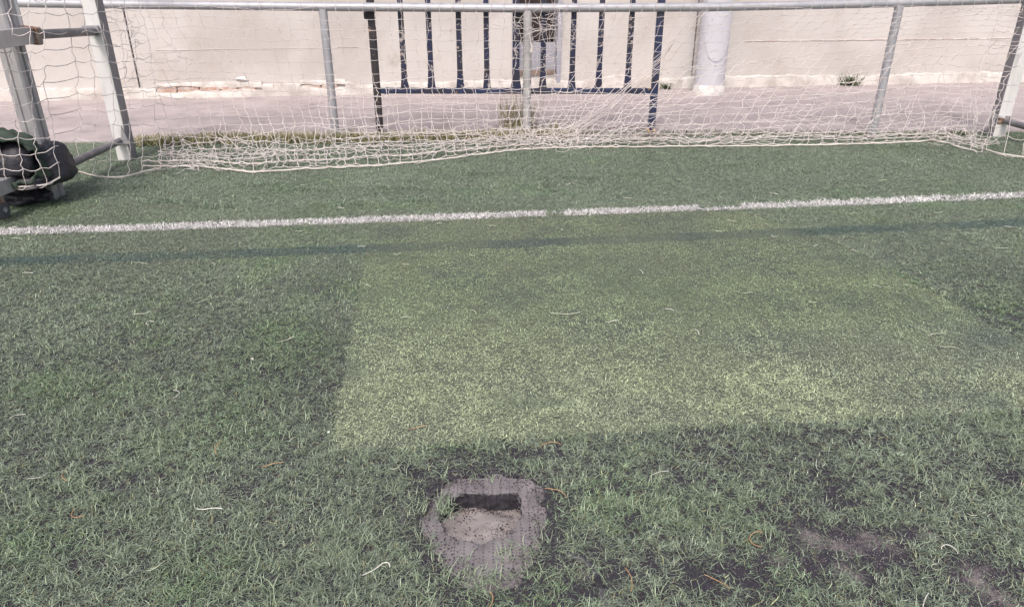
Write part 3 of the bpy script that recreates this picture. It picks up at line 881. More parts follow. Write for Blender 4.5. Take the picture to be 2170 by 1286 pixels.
# round column in front of the wall
cf = G(1508, 206)
col_ = thing('round_column', cf, 'pale bluish grey round column standing before the wall', 'column')
R_ = 0.175
cc = cf + Vector((0, R_, 0))
mb = MB(); mb.tube([cc+Vector((0,0,.10)), cc+Vector((0,0,3.2))], R_, 14); mb.build('shaft', M['column'], col_, True)
mb = MB()
mb.tube([cc+Vector((0,0,0)), cc+Vector((0,0,.02)), cc+Vector((0,0,.10)), cc+Vector((0,0,.125))], R_, 14, radii=[R_+.02, R_+.018, R_+.012, R_+.001]); mb.build('base', M['column_base'], col_, True)
mb = MB()                                                            # loose wrap with a rounded lower edge
P = []; nn = 15
for j in range(2):
    for i in range(nn):
        u = -1+2*i/(nn-1); a = -PI/2 + u*1.0
        zb = .40 + .30*abs(u)**2.5
        P.append(cc + Vector((math.cos(a)*(R_+.006), math.sin(a)*(R_+.006), zb if j == 0 else 3.1)))
for j in range(2):
    for i in range(nn):
        u = -1+2*i/(nn-1); a = -PI/2 + u*1.0
        zb = .40 + .30*abs(u)**2.5
        P.append(cc + Vector((math.cos(a)*(R_+.0015), math.sin(a)*(R_+.0015), zb if j == 0 else 3.1)))
F = [(i, i+1, nn+i+1, nn+i) for i in range(nn-1)] + [(i, 2*nn+i, 2*nn+i+1, i+1) for i in range(nn-1)]
mb.add(P, F); mb.build('wrap', M['column'], col_, True)

# ------------------------------------------------------------------ perimeter railing
rail = thing('perimeter_railing', RAILF0, 'grey round pipe railing on short posts behind the net', 'railing')
def rail_pt(px, py):
    nrm = Vector((-rdir.y, rdir.x, 0))
    return on_plane(px, py, RAILF0, nrm)
r_pts = [rail_pt(*p) for p in ((-900, -10), (-300, 2), (250, 10), (690, 15), (1100, 18), (1500, 16), (1900, 7), (2170, -1), (2700, -22))]
fine = []
for i in range(len(r_pts)-1):
    for k in range(4): fine.append(r_pts[i].lerp(r_pts[i+1], k/4))
fine.append(r_pts[-1])
mb = MB(); mb.tube(fine, .034, 12); mb.build('rail', M['grey_pipe'], rail, True)
M['post_pale'] = mat('pale_pipe', (0.50, 0.49, 0.49), 0.55, (0.40, 0.39, 0.40), 8, metal=0.2)
for ft, tp, mm in (((712, 292), 15, 'grey_pipe'), ((1113, 275), 18, 'post_pale'), ((1848, 287), 8, 'grey_pipe')):
    f = G(*ft)
    f = RAILF0 + rdir*((f-RAILF0).dot(rdir))
    zt = min(fine, key=lambda q: (q.xy-f.xy).length).z
    mb = MB(); mb.tube([f + Vector((0,0,-.06)), Vector((f.x, f.y, zt-.02))], .036, 12); mb.build('post', M[mm], rail, True)
for k in (-1, 2):
    f = RAILF0 + rdir*((RAILF1-RAILF0).length*(k if k < 0 else k))
    zt = min(fine, key=lambda q: (q.xy-f.xy).length).z
    mb = MB(); mb.tube([f + Vector((0,0,-.06)), Vector((f.x, f.y, zt-.02))], .036, 12); mb.build('post', M['grey_pipe'], rail, True)

# ------------------------------------------------------------------ navy barrier
B0 = G(806, 284, .012); B1 = G(1379, 285, .012)
bdir = (B1-B0).normalized(); bn = Vector((-bdir.y, bdir.x, 0)); BL = (B1-B0).length
bar = thing('steel_barrier', B0, 'navy blue steel bar barrier with chipped paint behind the railing', 'barrier')
BR = Matrix((bdir, bn, Vector((0,0,1)))).transposed()
def bpt(t, z): return B0 + bdir*(BL*t) + Vector((0,0,z))
bz = on_plane(1090, 196, B0, bn).z
BT = 1.34
for t, mm in ((0, 'navy_worn'), (1, 'navy_rail')):
    mb = MB(); mb.box(bpt(t, BT/2), (.058, .058, BT), BR, .006); mb.build('upright', M[mm], bar)
    mb = MB(); mb.box(bpt(t+(.035 if t == 0 else -.035), bz+.0), (.045, .044, .056), BR, .008); mb.build('bracket', M['navy_rail'], bar)
mb = MB(); mb.box(bpt(.5, bz), (BL-.06, .04, .048), BR, .008); mb.build('bottom_rail', M['navy_rail'], bar)
mb = MB(); mb.box(bpt(.5, BT+.02), (BL+.058, .05, .045), BR, .008); mb.build('top_rail', M['navy'], bar)
for i in range(1, 10):
    t = i/10 + (.002 if i % 2 else -.002)
    mb = MB()
    w = .046 if i != 5 else .06
    zs = [bz+.024, bz+.03, bz+.10, bz+.17, BT]; wds = [w*1.55, w*1.5, w*1.15, w, w*.92]
    P = []
    for z, ww in zip(zs, wds):
        c_ = bpt(t, z)
        for a, b in ((-1,-1), (1,-1), (1,1), (-1,1)): P.append(c_ + bdir*(a*ww/2) + bn*(b*.012))
    F = [(3,2,1,0), (16,17,18,19)] + [(4*q+k, 4*q+(k+1) % 4, 4*q+4+(k+1) % 4, 4*q+4+k) for q in range(4) for k in range(4)]
    mb.add(P, F); mb.build('bar', M['navy'], bar)
# hinge stub on the left upright
mb = MB(); p = on_plane(776, 33, B0, bn); mb.box(p, (.035, .05, .06), BR, .006); mb.build('hinge', M['navy_worn'], bar)

M['post_body'] = mat('shaded_aluminium', (0.22, 0.215, 0.235), 0.5, (0.28, 0.27, 0.285), 7, 7, 0.4, 0.7, metal=0.2)  # dark body colour paints the shade on the post sides
# ------------------------------------------------------------------ goal frame
LP2 = G(272, 338)                    # left back post
RP = G(2108, 289)                    # right back post
gdir = (RP-LP2).normalized(); gback = Vector((-gdir.y, gdir.x, 0))
PXL = LP2.x
LP1 = Vector((PXL + .03, 4.45, 0))
goal = thing('football_goal', LP2, 'white and grey square tube football goal frame holding the net', 'goal')
def post_prof(w, d):
    a, b, r, s, g = w/2, d/2, .010, .012, .010
    return [(-a+r,-b), (-s,-b), (-s*.7,-b+g), (s*.7,-b+g), (s,-b), (a-r,-b), (a,-b+r), (a,-s), (a-g,-s*.7), (a-g,s*.7), (a,s), (a,b-r), (a-r,b), (-a+r,b), (-a,b-r), (-a,-b+r)]
mb = MB(); mb.box(LP2+Vector((0,0,1.22)), (.105, .10, 2.44), None, .006); po = mb.build('post', M['post_body'], goal)
mb = MB(); mb.box(LP2+Vector((-.002,-.0515,1.22)), (.099, .003, 2.43)); mb.build('front_face', M['goal_white'], po)
mb = MB(); mb.prism(post_prof(.105, .115), LP1, LP1+Vector((0,0,2.44)), Vector((1, 0, 0))); mb.build('post', M['goal_grey'], goal)
mb = MB(); mb.box(RP+Vector((0,0,1.22)), (.115, .10, 2.44), None, .006); po = mb.build('post', M['post_body'], goal)
mb = MB(); mb.box(RP+Vector((.002,-.0515,1.22)), (.109, .003, 2.43)); mb.build('front_face', M['goal_white'], po)
RP1 = RP + (LP1-LP2).length*Vector((.0, -1, 0)) + Vector((.03, 0, 0))
mb = MB(); mb.prism(post_prof(.105, .115), RP1, RP1+Vector((0,0,2.44)), Vector((1, 0, 0))); mb.build('post', M['goal_grey'], goal)
for a, b in ((LP2, RP), (LP1, RP1)):
    mb = MB(); mb.box((a+b)/2+Vector((0,0,2.49)), ((b-a).length+.1, .1, .1), Matrix((gdir, gback, Vector((0,0,1)))).transposed(), .01); mb.build('crossbar', M['goal_white'], goal)
# ground-level side bar, left: round near the back post, square where the wheel hangs
zb = .155
mb = MB(); mb.tube([Vector((PXL+.0, LP2.y-.05, zb)), V(150, 347, 4.72)], .026, 12); mb.build('side_bar', M['dark_steel'], goal, True)
mb = MB(); pj = V(146, 346, 4.70); mb.box(pj, (.05, .035, .06), None, .006); mb.build('joint_plate', M['rust'], goal)
pw = G(6, 468); 
b0 = Vector((PXL-.04, 4.66, zb)); b1 = V(-60, 418, 3.75)
mb = MB(); mb.prism([(-.04,-.04), (.04,-.04), (.04,.04), (-.04,.04)], b0, b1, Vector((1,0,0))); mb.build('side_bar', M['goal_grey'], goal)
# wheel under the side bar
wc_ = Vector((pw.x-.012, pw.y+.03, .056))
wh = MB(); wh.tube([wc_+Vector((-.02,0,0)), wc_+Vector((-.016,0,0)), wc_+Vector((.016,0,0)), wc_+Vector((.02,0,0))], .05, 18, radii=[.046, .055, .055, .046])
wh = wh.build('wheel', M['rubber'], goal, True)
mb = MB(); mb.tube([wc_+Vector((-.026,0,0)), wc_+Vector((.026,0,0))], .016, 10); mb.build('hub', M['goal_grey'], wh, True)
mb = MB(); mb.box(wc_+Vector((.0,.0,.07)), (.055, .03, .06), None, .004); mb.build('wheel_fork', M['rust'], goal)
# upper side bar, left
zu = 0.97
xi = PXL + .10
ck = V(62, 75, 4.52)
mb = MB(); mb.prism([(-.042,-.045), (.042,-.045), (.042,.045), (-.042,.045)], Vector((ck.x-.0, ck.y-.02, ck.z)), V(-70, 92, 3.75), Vector((1,0,0))); mb.build('upper_bar', M['goal_grey'], goal)
mb = MB(); mb.tube([ck+Vector((0,.02,.0)), Vector((PXL+.0, LP2.y-.05, on_plane(188, 66, LP2, Vector((0,1,0))).z))], .028, 12); mb.build('upper_bar', M['dark_steel'], goal, True)
mb = MB(); mb.box(ck+Vector((-.0,0,0)), (.13, .05, .10), Matrix.Rotation(.1, 3, 'Y'), .006); cl = mb.build('clamp', M['rust'], goal)
for dx in (-.05, .05):
    for dz in (-.035, .035):
        mb = MB(); q = ck+Vector((dx, -.028, dz)); mb.tube([q, q+Vector((0, -.014, 0))], .009, 6); mb.build('bolt', M['rust'], cl)
mb = MB(); mb.tube([ck+Vector((-.035,0,.05)), ck+Vector((-.055,.02,1.3))], .017, 8); mb.build('rod', M['goal_white'], goal, True)
mb = MB(); q = V(192, 62, LP2.y-.07); mb.box(q, (.12, .02, .05), None, .004); mb.build('bracket', M['goal_grey'], goal)
# triangular shadow low on the left back post, modelled as a grey plate
mb = MB(); q = Vector((LP2.x+.045, LP2.y-.062, 0))
mb.add([q+Vector((-.035,0,.135)), q+Vector((.03,0,.135)), q+Vector((-.005,0,.27)), q+Vector((-.035,-.012,.135)), q+Vector((.03,-.012,.135)), q+Vector((-.005,-.012,.27))],
       [(0,2,1), (3,4,5), (0,1,4,3), (1,2,5,4), (2,0,3,5)]); mb.build('shadow_triangle', M['goal_grey'], goal)
# right side bar with its bolts and brackets
zr = on_plane(2112, 254, RP, Vector((0,1,0))).z
mb = MB(); mb.tube([Vector((RP.x+.01, RP.y-.05, zr)), Vector((RP.x+.03, RP.y-1.5, zr))], .026, 12); mb.build('side_bar', M['dark_steel'], goal, True)
mb = MB(); mb.box(Vector((RP.x, RP.y-.055, zr)), (.10, .016, .05), None, .004); br = mb.build('bracket', M['rust'], goal)
mb = MB(); mb.box(Vector((RP.x+.06, RP.y-.02, 1.02)), (.05, .10, .09), None, .005); mb.build('bracket', M['rust'], goal)
for dx in (-.045, .02, .05):
    mb = MB(); q = Vector((RP.x+dx, RP.y-.05, zr+.035)); mb.tube([q, q+Vector((0, -.03, 0))], .012, 6); mb.build('bolt', M['goal_grey'], br)
mb = MB(); mb.box(Vector((RP.x-.0635, RP.y, zr-.01)), (.012, .07, .09), None, .003); mb.build('plate', M['goal_grey'], goal)

# ------------------------------------------------------------------ goal net
net = thing('goal_net', (LP2+RP)/2, 'slack off-white goal net drooping onto the turf before the railing', 'net')
def interp(x, tab):
    for (a, b), (c_, d_) in zip(tab, tab[1:]):
        if x <= c_: return b+(d_-b)*max(0, (x-a))/(c_-a)
    return tab[-1][1]
XB = [(200, 318), (420, 520), (560, 640), (700, 745), (900, 915), (1090, 1080), (1250, 1165), (1400, 1215), (1600, 1345), (1800, 1555), (2000, 1790), (2150, 1985), (2255, 2085)]
YB = [(300, 350), (430, 352), (540, 364), (640, 356), (800, 350), (930, 337), (1090, 316), (1200, 311), (1450, 309), (1700, 307), (1880, 302), (1990, 296), (2060, 318), (2090, 326)]
YC = [(300, 330), (540, 322), (800, 306), (1090, 299), (1450, 297), (2000, 287), (2090, 296)]
def jit(u, v, sd_, amp): return (float(vnoise(np.array([u]), np.array([v]), sd_)[0])-.5)*2*amp
col_px = list(np.arange(228, 2258, 27.0))
nh, ng = 16, 5                       # hanging rows, rows lying on the turf
nodes = []
nrm = Vector((-rdir.y, rdir.x, 0))
for ci, cx in enumerate(col_px):
    T = on_plane(cx, 16, RAILF0 - nrm*.075, nrm)
    bx = interp(cx, XB)
    C = G(bx, interp(bx, YC), .02)
    slackx = jit(ci*.7, .5, 3, 7)
    B = G(bx + slackx, interp(bx, YB) + jit(ci*.9, .2, 5, 3.5), .012)
    colm = []
    upx = (T - C); 
    for r in range(-8, 0):           # above the rail, up to the back crossbar
        k = -r/8
        colm.append(Vector((T.x + (T.x-C.x)*.30*k + jit(ci*.6, r, 9, .02), T.y + .02*k - .25*k*k, T.z + (2.42-T.z)*k)))
    lift = 0.10*sstep(1150, 1500, np.array([cx]))[0] + 0.22*sstep(1450, 2150, np.array([cx]))[0]
    for r in range(nh+1):
        t = r/nh
        tt = 1-(1-t)**1.22
        x_ = T.x + (C.x-T.x)*(tt**1.35)
        y_ = T.y + (C.y-T.y)*(tt**2.6)
        z_ = T.z + (C.z-T.z)*(tt)
        z_ += lift*math.sin(PI*t)*.9 - .03*math.sin(PI*t)*(1-lift*3)
        a = .010 + .035*t
        colm.append(Vector((x_+jit(ci*.55, r*.6, 21, a)+random.gauss(0,.006), y_+jit(ci*.3, r*.6, 23, a*.8), max(.012, z_+jit(ci*.16, r*.7, 27, .02+.04*t)+random.gauss(0,.004)))))
    for r in range(1, ng+1):
        t = r/ng
        p = C.lerp(B, t)
        arch = .05*math.sin(PI*t)*(0.4+n1(ci*.6+r*.2, 33))
        colm.append(Vector((p.x + jit(ci*.8, r*1.1, 31, .035), p.y + jit(ci*.7, r*1.3, 35, .035), .012 + abs(arch) + abs(jit(ci*.9, r, 37, .016)))))
    nodes.append(colm)
CORD = .0022
def cord(mb, a, b, r=CORD, sag=.0, wob=.006, sides=4, seg=3):
    pts = []
    for k in range(seg+1):
        t = k/seg
        p = a.lerp(b, t)
        if 0 < k < seg:
            p = p + Vector((random.gauss(0, wob), random.gauss(0, wob), random.gauss(0, wob*.7) - sag*math.sin(PI*t)))
            p.z = max(p.z, .006)
        pts.append(p)
    mb.tube(pts, r, sides, cap=False)
torn_holes = {(3, 11), (4, 13), (5, 12), (6, 12), (6, 13), (10, 14), (26, 13), (27, 13)}
up = MB(); lo = MB()
for ci in range(len(nodes)):
    for r in range(len(nodes[0])):
        tgt = up if r < 8+7 else lo
        rad = CORD*.85 if r < 8+7 else CORD*1.2
        if r+1 < len(nodes[0]) and (ci, r) not in torn_holes:
            cord(tgt, nodes[ci][r], nodes[ci][r+1], rad)
        if ci+1 < len(nodes) and (ci, r) not in torn_holes:
            cord(tgt, nodes[ci][r], nodes[ci+1][r], rad, sag=.008 if r > 12 else .003, wob=.0025)
        # knot
        if r > 7:
            p = nodes[ci][r]; k_ = .0052
            tgt.add([p+Vector((k_,0,0)), p-Vector((k_,0,0)), p+Vector((0,k_,0)), p-Vector((0,k_,0)), p+Vector((0,0,k_)), p-Vector((0,0,k_))],
                    [(0,2,4), (2,1,4), (1,3,4), (3,0,4), (2,0,5), (1,2,5), (3,1,5), (0,3,5)])
tag(up.build('hanging_mesh', M['net'], net), kind='stuff'); tag(lo.build('slack_mesh', M['net'], net), kind='stuff')
# slack fold: the lower mesh doubled over itself, seen denser towards the turf
mb = MB()
fold = []
for ci in range(0, len(nodes)):
    base = nodes[ci]
    c_ = []
    for r in range(5):
        t = r/4
        src = base[8+nh-4].lerp(base[-2], t)
        c_.append(Vector((src.x + .07 + jit(ci*.9, r*.9, 41, .06), src.y - .06*math.sin(PI*t) + jit(ci*.8, r, 43, .03), max(.014, src.z*(.72) + jit(ci*.6, r*.8, 45, .035)))))
    fold.append(c_)
for ci in range(len(fold)-1):
    for r in range(5):
        if random.random() < .93: cord(mb, fold[ci][r], fold[ci+1][r], CORD*.9, sag=.015, wob=.008)
        if r < 4 and random.random() < .9: cord(mb, fold[ci][r], fold[ci][r+1], CORD*.9, wob=.008)
tag(mb.build('folded_mesh', M['net'], net), kind='stuff')
# second, looser layer of the net hanging in front, its cords slanting the other way
mb = MB(); lay2 = []
for ci, cx in enumerate(np.arange(640, 2130, 37.0)):
    T = on_plane(cx, 40 + 25*n1(ci*.4, 93), RAILF0 - nrm*.11, nrm)
    bx = cx + 70 + 170*sstep(1000, 1350, np.array([cx]))[0] - 200*sstep(1500, 2050, np.array([cx]))[0]
    C = G(min(bx, 2070), interp(min(bx, 2070), YC)+3, .02)
    lay2.append([Vector((T.x+(C.x-T.x)*t**1.15+jit(ci*.5, r_*.6, 95, .02), T.y+(C.y-T.y)*t**2.2+jit(ci*.3, r_*.5, 96, .02), T.z+(C.z-T.z)*(1-(1-t)**1.3)+.16*math.sin(PI*t)*sstep(1300, 2100, np.array([cx]))[0]+jit(ci*.17, r_*.6, 97, .05*t))) for r_, t in enumerate(np.linspace(.42, 1, 8))])
for ci in range(len(lay2)):
    for r_ in range(8):
        if r_ < 7: cord(mb, lay2[ci][r_], lay2[ci][r_+1], CORD*.85, wob=.005)
        if ci+1 < len(lay2) and r_ > 0: cord(mb, lay2[ci][r_], lay2[ci+1][r_], CORD*.85, sag=.008, wob=.003)
tag(mb.build('overlapping_mesh', M['net'], net), kind='stuff')
# gathered cords swooping from the upper right down to the middle of the pile
mb = MB()
for k in range(7):
    pp = [(1500-8*k, 20+3*k), (1455-5*k, 66+3*k), (1400, 112+5*k), (1345-3*k, 165+5*k), (1290, 215+4*k), (1225, 258+4*k), (1150+4*k, 290+2*k), (1080-14*k, 303+1.5*k)]
    Ys = [RAILF0.y-.10, RAILF0.y-.12, RAILF0.y-.14, RAILF0.y-.16, RAILF0.y-.18, RAILF0.y-.22, RAILF0.y-.28, RAILF0.y-.32]
    pts = [V(a, b, Y_)+Vector((random.gauss(0,.008), random.gauss(0,.01), random.gauss(0,.006))) for (a, b), Y_ in zip(pp, Ys)]
    f2 = []
    for i in range(len(pts)-1):
        for q in range(4): f2.append(pts[i].lerp(pts[i+1], q/4)+Vector((0,0,random.gauss(0,.003))))
    mb.tube(f2, CORD*.95, 4, cap=False)
tag(mb.build('gathered_cords', M['net'], net), kind='stuff')
# edge rope along the bottom
def wob_path(pts, sub, amp, sd_):
    out = []
    for i in range(len(pts)-1):
        for q in range(sub):
            p = pts[i].lerp(pts[i+1], q/sub); j = i*sub+q
            out.append(p+Vector(((n1(j*.7, sd_)-.5)*amp, (n1(j*.7, sd_+3)-.5)*amp, abs(n1(j*.6, sd_+7)-.5)*amp*.6)))
    out.append(pts[-1]); return out
mb = MB(); mb.tube(wob_path([G(p[0], p[1], .012) for p in [(x_, interp(x_, YB)+2) for x_ in range(300, 2085, 30)]], 4, .03, 51), .0055, 6); mb.build('edge_rope', M['rope'], net, True)
mb = MB(); mb.tube(wob_path([G(p[0], p[1], .03) for p in [(x_, interp(x_, YB)*.62+interp(x_, YC)*.38) for x_ in range(300, 1200, 28)]], 4, .05, 57), .0045, 6); mb.build('edge_rope', M['rope'], net, True)
# tangles
def tangle(cpt, sx, sy, sz, n_, ln, r=CORD*.9):
    mb = MB()
    for _ in range(n_):
        p = cpt + Vector((random.gauss(0, sx), random.gauss(0, sy), random.gauss(0, sz)))
        d = Vector((random.gauss(0,1), random.gauss(0,.5), random.gauss(0,1))).normalized()
        pts = [p]
        for k in range(7):
            d = (d + Vector((random.gauss(0,.6), random.gauss(0,.4), random.gauss(0,.6)))).normalized()
            p = p + d*ln/7; p = Vector((p.x, p.y, max(p.z, .008))); pts.append(p)
        mb.tube(pts, r, 4, cap=False)
    tag(mb.build('tangle', M['net'], net), kind='stuff')
tangle(V(1150, 62, RAILF0.y-.12), .09, .03, .05, 26, .30)
tangle(V(1140, 100, RAILF0.y-.12), .07, .02, .03, 8, .22)
tangle(V(262, 118, LP2.y+.05), .035, .03, .10, 16, .22)
tangle(G(400, 348, .03), .07, .05, .02, 18, .28)
tangle(G(500, 322, .05), .10, .06, .04, 16, .30)
tangle(G(610, 330, .05), .10, .06, .03, 14, .30)
tangle(G(1110, 303, .05), .18, .07, .03, 22, .34)
tangle(G(1250, 303, .04), .20, .06, .03, 14, .34)
tangle(G(2045, 298, .03), .12, .05, .025, 30, .30)
tangle(V(395, 110, RAILF0.y-.1), .08, .02, .06, 9, .18, CORD*.7)
# knotted cord end hanging by the middle post
mb = MB(); q = [V(a, b, RAILF0.y-.10) for a, b in ((1122, 70), (1124, 88), (1127, 100), (1126, 112))]
mb.tube(q, .006, 6, radii=[.004, .004, .010, .015]); mb.build('cord_end', M['rope'], net, True)
# left side panel, over the posts and the sacks
def panel_net(cols, zrows, name, r=CORD):
    """cols: list of polylines (already node rows)"""
    mb = MB()
    for i, c_ in enumerate(cols):
        for j in range(len(c_)):
            if j+1 < len(c_): cord(mb, c_[j], c_[j+1], r, wob=.006)
            if i+1 < len(cols): cord(mb, c_[j], cols[i+1][j], r, sag=.014, wob=.006)
    return tag(mb.build(name, M['net'], net), kind='stuff')
cols = []
for i, (tx_, bx_, by_, Y_) in enumerate([(-150, -110, 400, 3.95), (-105, -66, 402, 4.0), (-62, -25, 400, 4.03), (-20, 16, 398, 4.06), (20, 54, 396, 4.10), (58, 92, 392, 4.16), (96, 128, 378, 4.24), (132, 160, 362, 4.62),
                                   (166, 196, 372, 4.85), (200, 232, 377, 5.0), (232, 268, 374, 5.1), (262, 300, 366, 5.2), (290, 336, 357, 5.3)]):
    c_ = []
    Bp = G(bx_, by_, .012) if bx_ > 140 else V(bx_, by_, Y_)
    Tp = V(tx_, -10, Y_ + .12 if bx_ < 140 else Y_ + .32)
    nr = 11
    for r in range(-4, nr+1):
        t = r/nr
        if r < 0:
            p = Tp + Vector((-.02*r*0, .0, -r*.14))
        else:
            p = Tp.lerp(Bp, t)
            if bx_ < 140: p.y -= .05*math.sin(PI*t)
            p.y += .12*math.sin(PI*t)*(bx_ > 140)
        c_.append(p+Vector((jit(i*.8, r*.8, 61, .022), jit(i*.7, r*.6, 63, .015), jit(i*.6, r*.9, 65, .02) if r < nr else 0)))
    cols.append(c_)
panel_net(cols, None, 'side_mesh', CORD*1.0)
mb = MB(); mb.tube(wob_path([c_[-1] for c_ in cols], 4, .015, 71), .0048, 6); mb.build('edge_rope', M['rope'], net, True)
# right side panel
cols = []
for i, (tx_, bx_, by_, Y_) in enumerate([(2125, 2058, 303, 6.1), (2165, 2092, 318, 5.9), (2205, 2128, 329, 5.75), (2250, 2170, 334, 5.6), (2300, 2215, 340, 5.45), (2350, 2265, 346, 5.3)]):
    Bp = G(bx_, by_, .012); Tp = V(tx_, -10, Y_+.12)
    c_ = []
    for r in range(-4, 10):
        t = r/9
        p = Tp + Vector((0, 0, -r*.14)) if r < 0 else Tp.lerp(Bp, t**.9)
        if r > 0: p.z += .05*math.sin(PI*t); p.y += .06*math.sin(PI*t)
        c_.append(p+Vector((jit(i*.8, r*.8, 81, .02), jit(i*.7, r*.6, 83, .02), jit(i*.6, r*.9, 85, .02) if r < 9 else 0)))
    cols.append(c_)
panel_net(cols, None, 'side_mesh', CORD*1.0)
mb = MB(); mb.tube(wob_path([c_[-1] for c_ in cols], 4, .03, 87), .006, 6); mb.build('edge_rope', M['rope'], net, True)

# ------------------------------------------------------------------ sacks on the goal's side bar
def sack(name, c_, rad, m, label, cat, sd_, open_dir=None, fold=.16, zmin=None, flat=.0):
    nu, nv_ = 32, 20
    mb = MB(); P = []; 
    for j in range(nv_+1):
        ph = PI*j/nv_
        for i in range(nu):
            th = 2*PI*i/nu
            d = Vector((math.sin(ph)*math.cos(th), math.sin(ph)*math.sin(th), math.cos(ph)))
            e = 1/(abs(d.x)**2.6+abs(d.y)**2.6+abs(d.z)**2.6)**(1/2.6)
            f1 = float(fbm(np.array([d.x*2.3+d.z*1.1+sd_]), np.array([d.y*2.3-d.z*1.7+sd_]), sd_, 4)[0])
            f2 = 1-abs(2*float(fbm(np.array([d.x*3.1-d.z*2.2+7]), np.array([d.y*3.1+d.z*1.4]), sd_+9, 3)[0])-1)
            k = e*(1+fold*(f1-.5)*1.6+fold*.7*(f2-.75))
            sl_ = 1-.20*d.z
            p = c_+Vector((d.x*rad[0]*k*sl_, d.y*rad[1]*k*sl_, d.z*rad[2]*k))
            if zmin is not None: p.z = max(p.z, zmin+.004*f1)
            P.append(p)
    F = []
    for j in range(nv_):
        for i in range(nu):
            q = (j*nu+i, (j+1)*nu+i, (j+1)*nu+(i+1) % nu, j*nu+(i+1) % nu)
            if open_dir:
                mid = sum((Vector(P[a]) for a in q), Vector())/4 - c_
                mid = Vector((mid.x/rad[0], mid.y/rad[1], mid.z/rad[2])).normalized()
                if mid.dot(open_dir[0]) > open_dir[1]: continue
            F.append(q)
    mb.add(P, F)
    o = mb.build(name, m, None, True, base=Vector((c_.x, c_.y, c_.z-rad[2])))
    if open_dir:
        sm = o.modifiers.new('cloth thickness', 'SOLIDIFY'); sm.thickness = .012; sm.offset = 0
    return tag(o, label, cat)
sc1 = V(112, 345, 4.36)
sack('black_sack', sc1+Vector((-.01,0,0)), (.105, .14, .125), M['black_bag'], 'black slumped sack wrapped round the foot of the grey goal post', 'sack', 9, fold=.26)
gc = V(14, 335, 4.16)
sack('green_sack', gc, (.185, .15, .150), M['green_cloth'], 'dark green crumpled cloth sack with its mouth open, under the net', 'sack', 14, open_dir=(Vector((.62, -.78, -.05)).normalized(), .62), fold=.34)
sack('mouth_shade', gc+Vector((.0, .03, -.02)), (.150, .115, .115), M['black_bag'], 'black fill standing in for shade inside the open mouth of the green sack', 'sack', 44, fold=.2)  # black fill added to darken the shaded inside of the cloth
sack('black_sack', V(40, 378, 4.24), (.21, .14, .055), M['black_bag'], 'flat black sack lying beneath the open green sack', 'sack', 24, fold=.2)
sack('shade_lump', G(30, 424, .05)+Vector((0, .12, 0)), (.13, .12, .042), M['black_bag'], 'low dark lump standing in for the shade on the turf below the side bar', 'sack', 34, fold=.42, zmin=.004)  # dark lump added where shade falls under the bar

# ------------------------------------------------------------------ weeds and dry grass
def clump(name, pts, Lr, col, label, cat, n_, spread, wd=.006, e0=(35, 88), e1=(-10, 60), kind=None, group=None):
    n = n_*len(pts)
    X = []; Y = []; Lh = []
    for p in pts:
        for _ in range(n_):
            X.append(p.x+random.gauss(0, spread[0])); Y.append(p.y+random.gauss(0, spread[1])); Lh.append(random.uniform(*Lr))
    X = np.array(X); Y = np.array(Y); Lh = np.array(Lh)
    b = np.array(col); t = rng.random((n, 1))
    cc = b[0][None]*(1-t)+b[1][None]*t
    cc = cc*(.7+.6*rng.random((n, 1)))
    c0 = sum(pts, Vector())/len(pts)
    o = blade_mesh(name, X-c0.x, Y-c0.y, np.full(n, .006), Lh, np.full(n, wd)*(.6+.8*rng.random(n)), rng.uniform(0, 2*PI, n), np.radians(rng.uniform(*e0, n)),
                   np.radians(rng.uniform(*e1, n)), rng.normal(0, .6, n), cc, 3, M['weed'])
    o.location = (c0.x, c0.y, c0.z)
    return tag(o, label, cat, group, kind)
dry = ((.34, .30, .17), (.20, .21, .11)); grn = ((.07, .11, .045), (.14, .17, .08))
edge = [G(x_, 306-(x_-300)*.0115+random.uniform(-7, 3)) for x_ in np.arange(290, 1200, 5)]
clump('dry_grass', edge, (.04, .11), dry, 'strip of dry yellowish grass along the turf edge', None, 42, (.03, .055), .005, kind='stuff')
edge2 = [G(x_, 287+random.uniform(-4, 3)) for x_ in np.arange(1200, 2060, 9)]
clump('dry_grass', edge2, (.02, .055), ((.12, .155, .085), (.18, .20, .13)), 'low green grass along the turf edge on the right', None, 26, (.03, .04), .005, kind='stuff')
clump('dry_weed', [G(1100, 276), G(1080, 272), G(1120, 280)], (.10, .42), ((.36, .32, .20), (.24, .24, .13)), 'tall dry weed growing round the foot of the central railing post', 'weed', 60, (.05, .03), .006, e0=(60, 90), e1=(20, 85))
clump('dry_weed', [G(1215, 286), G(1170, 284)], (.06, .20), ((.34, .30, .18), (.22, .21, .11)), 'short dry weed right of the central railing post', 'weed', 70, (.10, .03), .005)
clump('green_weed', [wp(*ws(1790, 184)[:1], 0.0, .06)], (.08, .24), grn, 'green weed growing at the foot of the wall near the right railing post', 'weed', 170, (.07, .03), .010, e0=(40, 88))
clump('green_weed', [wp(*ws(1407, 188)[:1], 0.0, .06)], (.06, .15), grn, 'small green weed at the wall just left of the round column', 'weed', 90, (.03, .02), .009)
# greener tufts beyond the white line
tuf = [G(*p) for p in ((640,404),(730,435),(900,425),(1025,370),(1230,378),(300,398),(350,430),(450,440),(1350,372),(1560,352),(1920,312),(1700,365),(560,392),(830,400),(1130,395))]
clump('turf_tuft', tuf, (.02, .05), ((.13, .18, .12), (.16, .21, .15)), 'greener longer fibre clumps on the turf beyond the white line', None, 150, (.10, .035), .004, e0=(15, 70), e1=(-30, 20), kind='stuff')

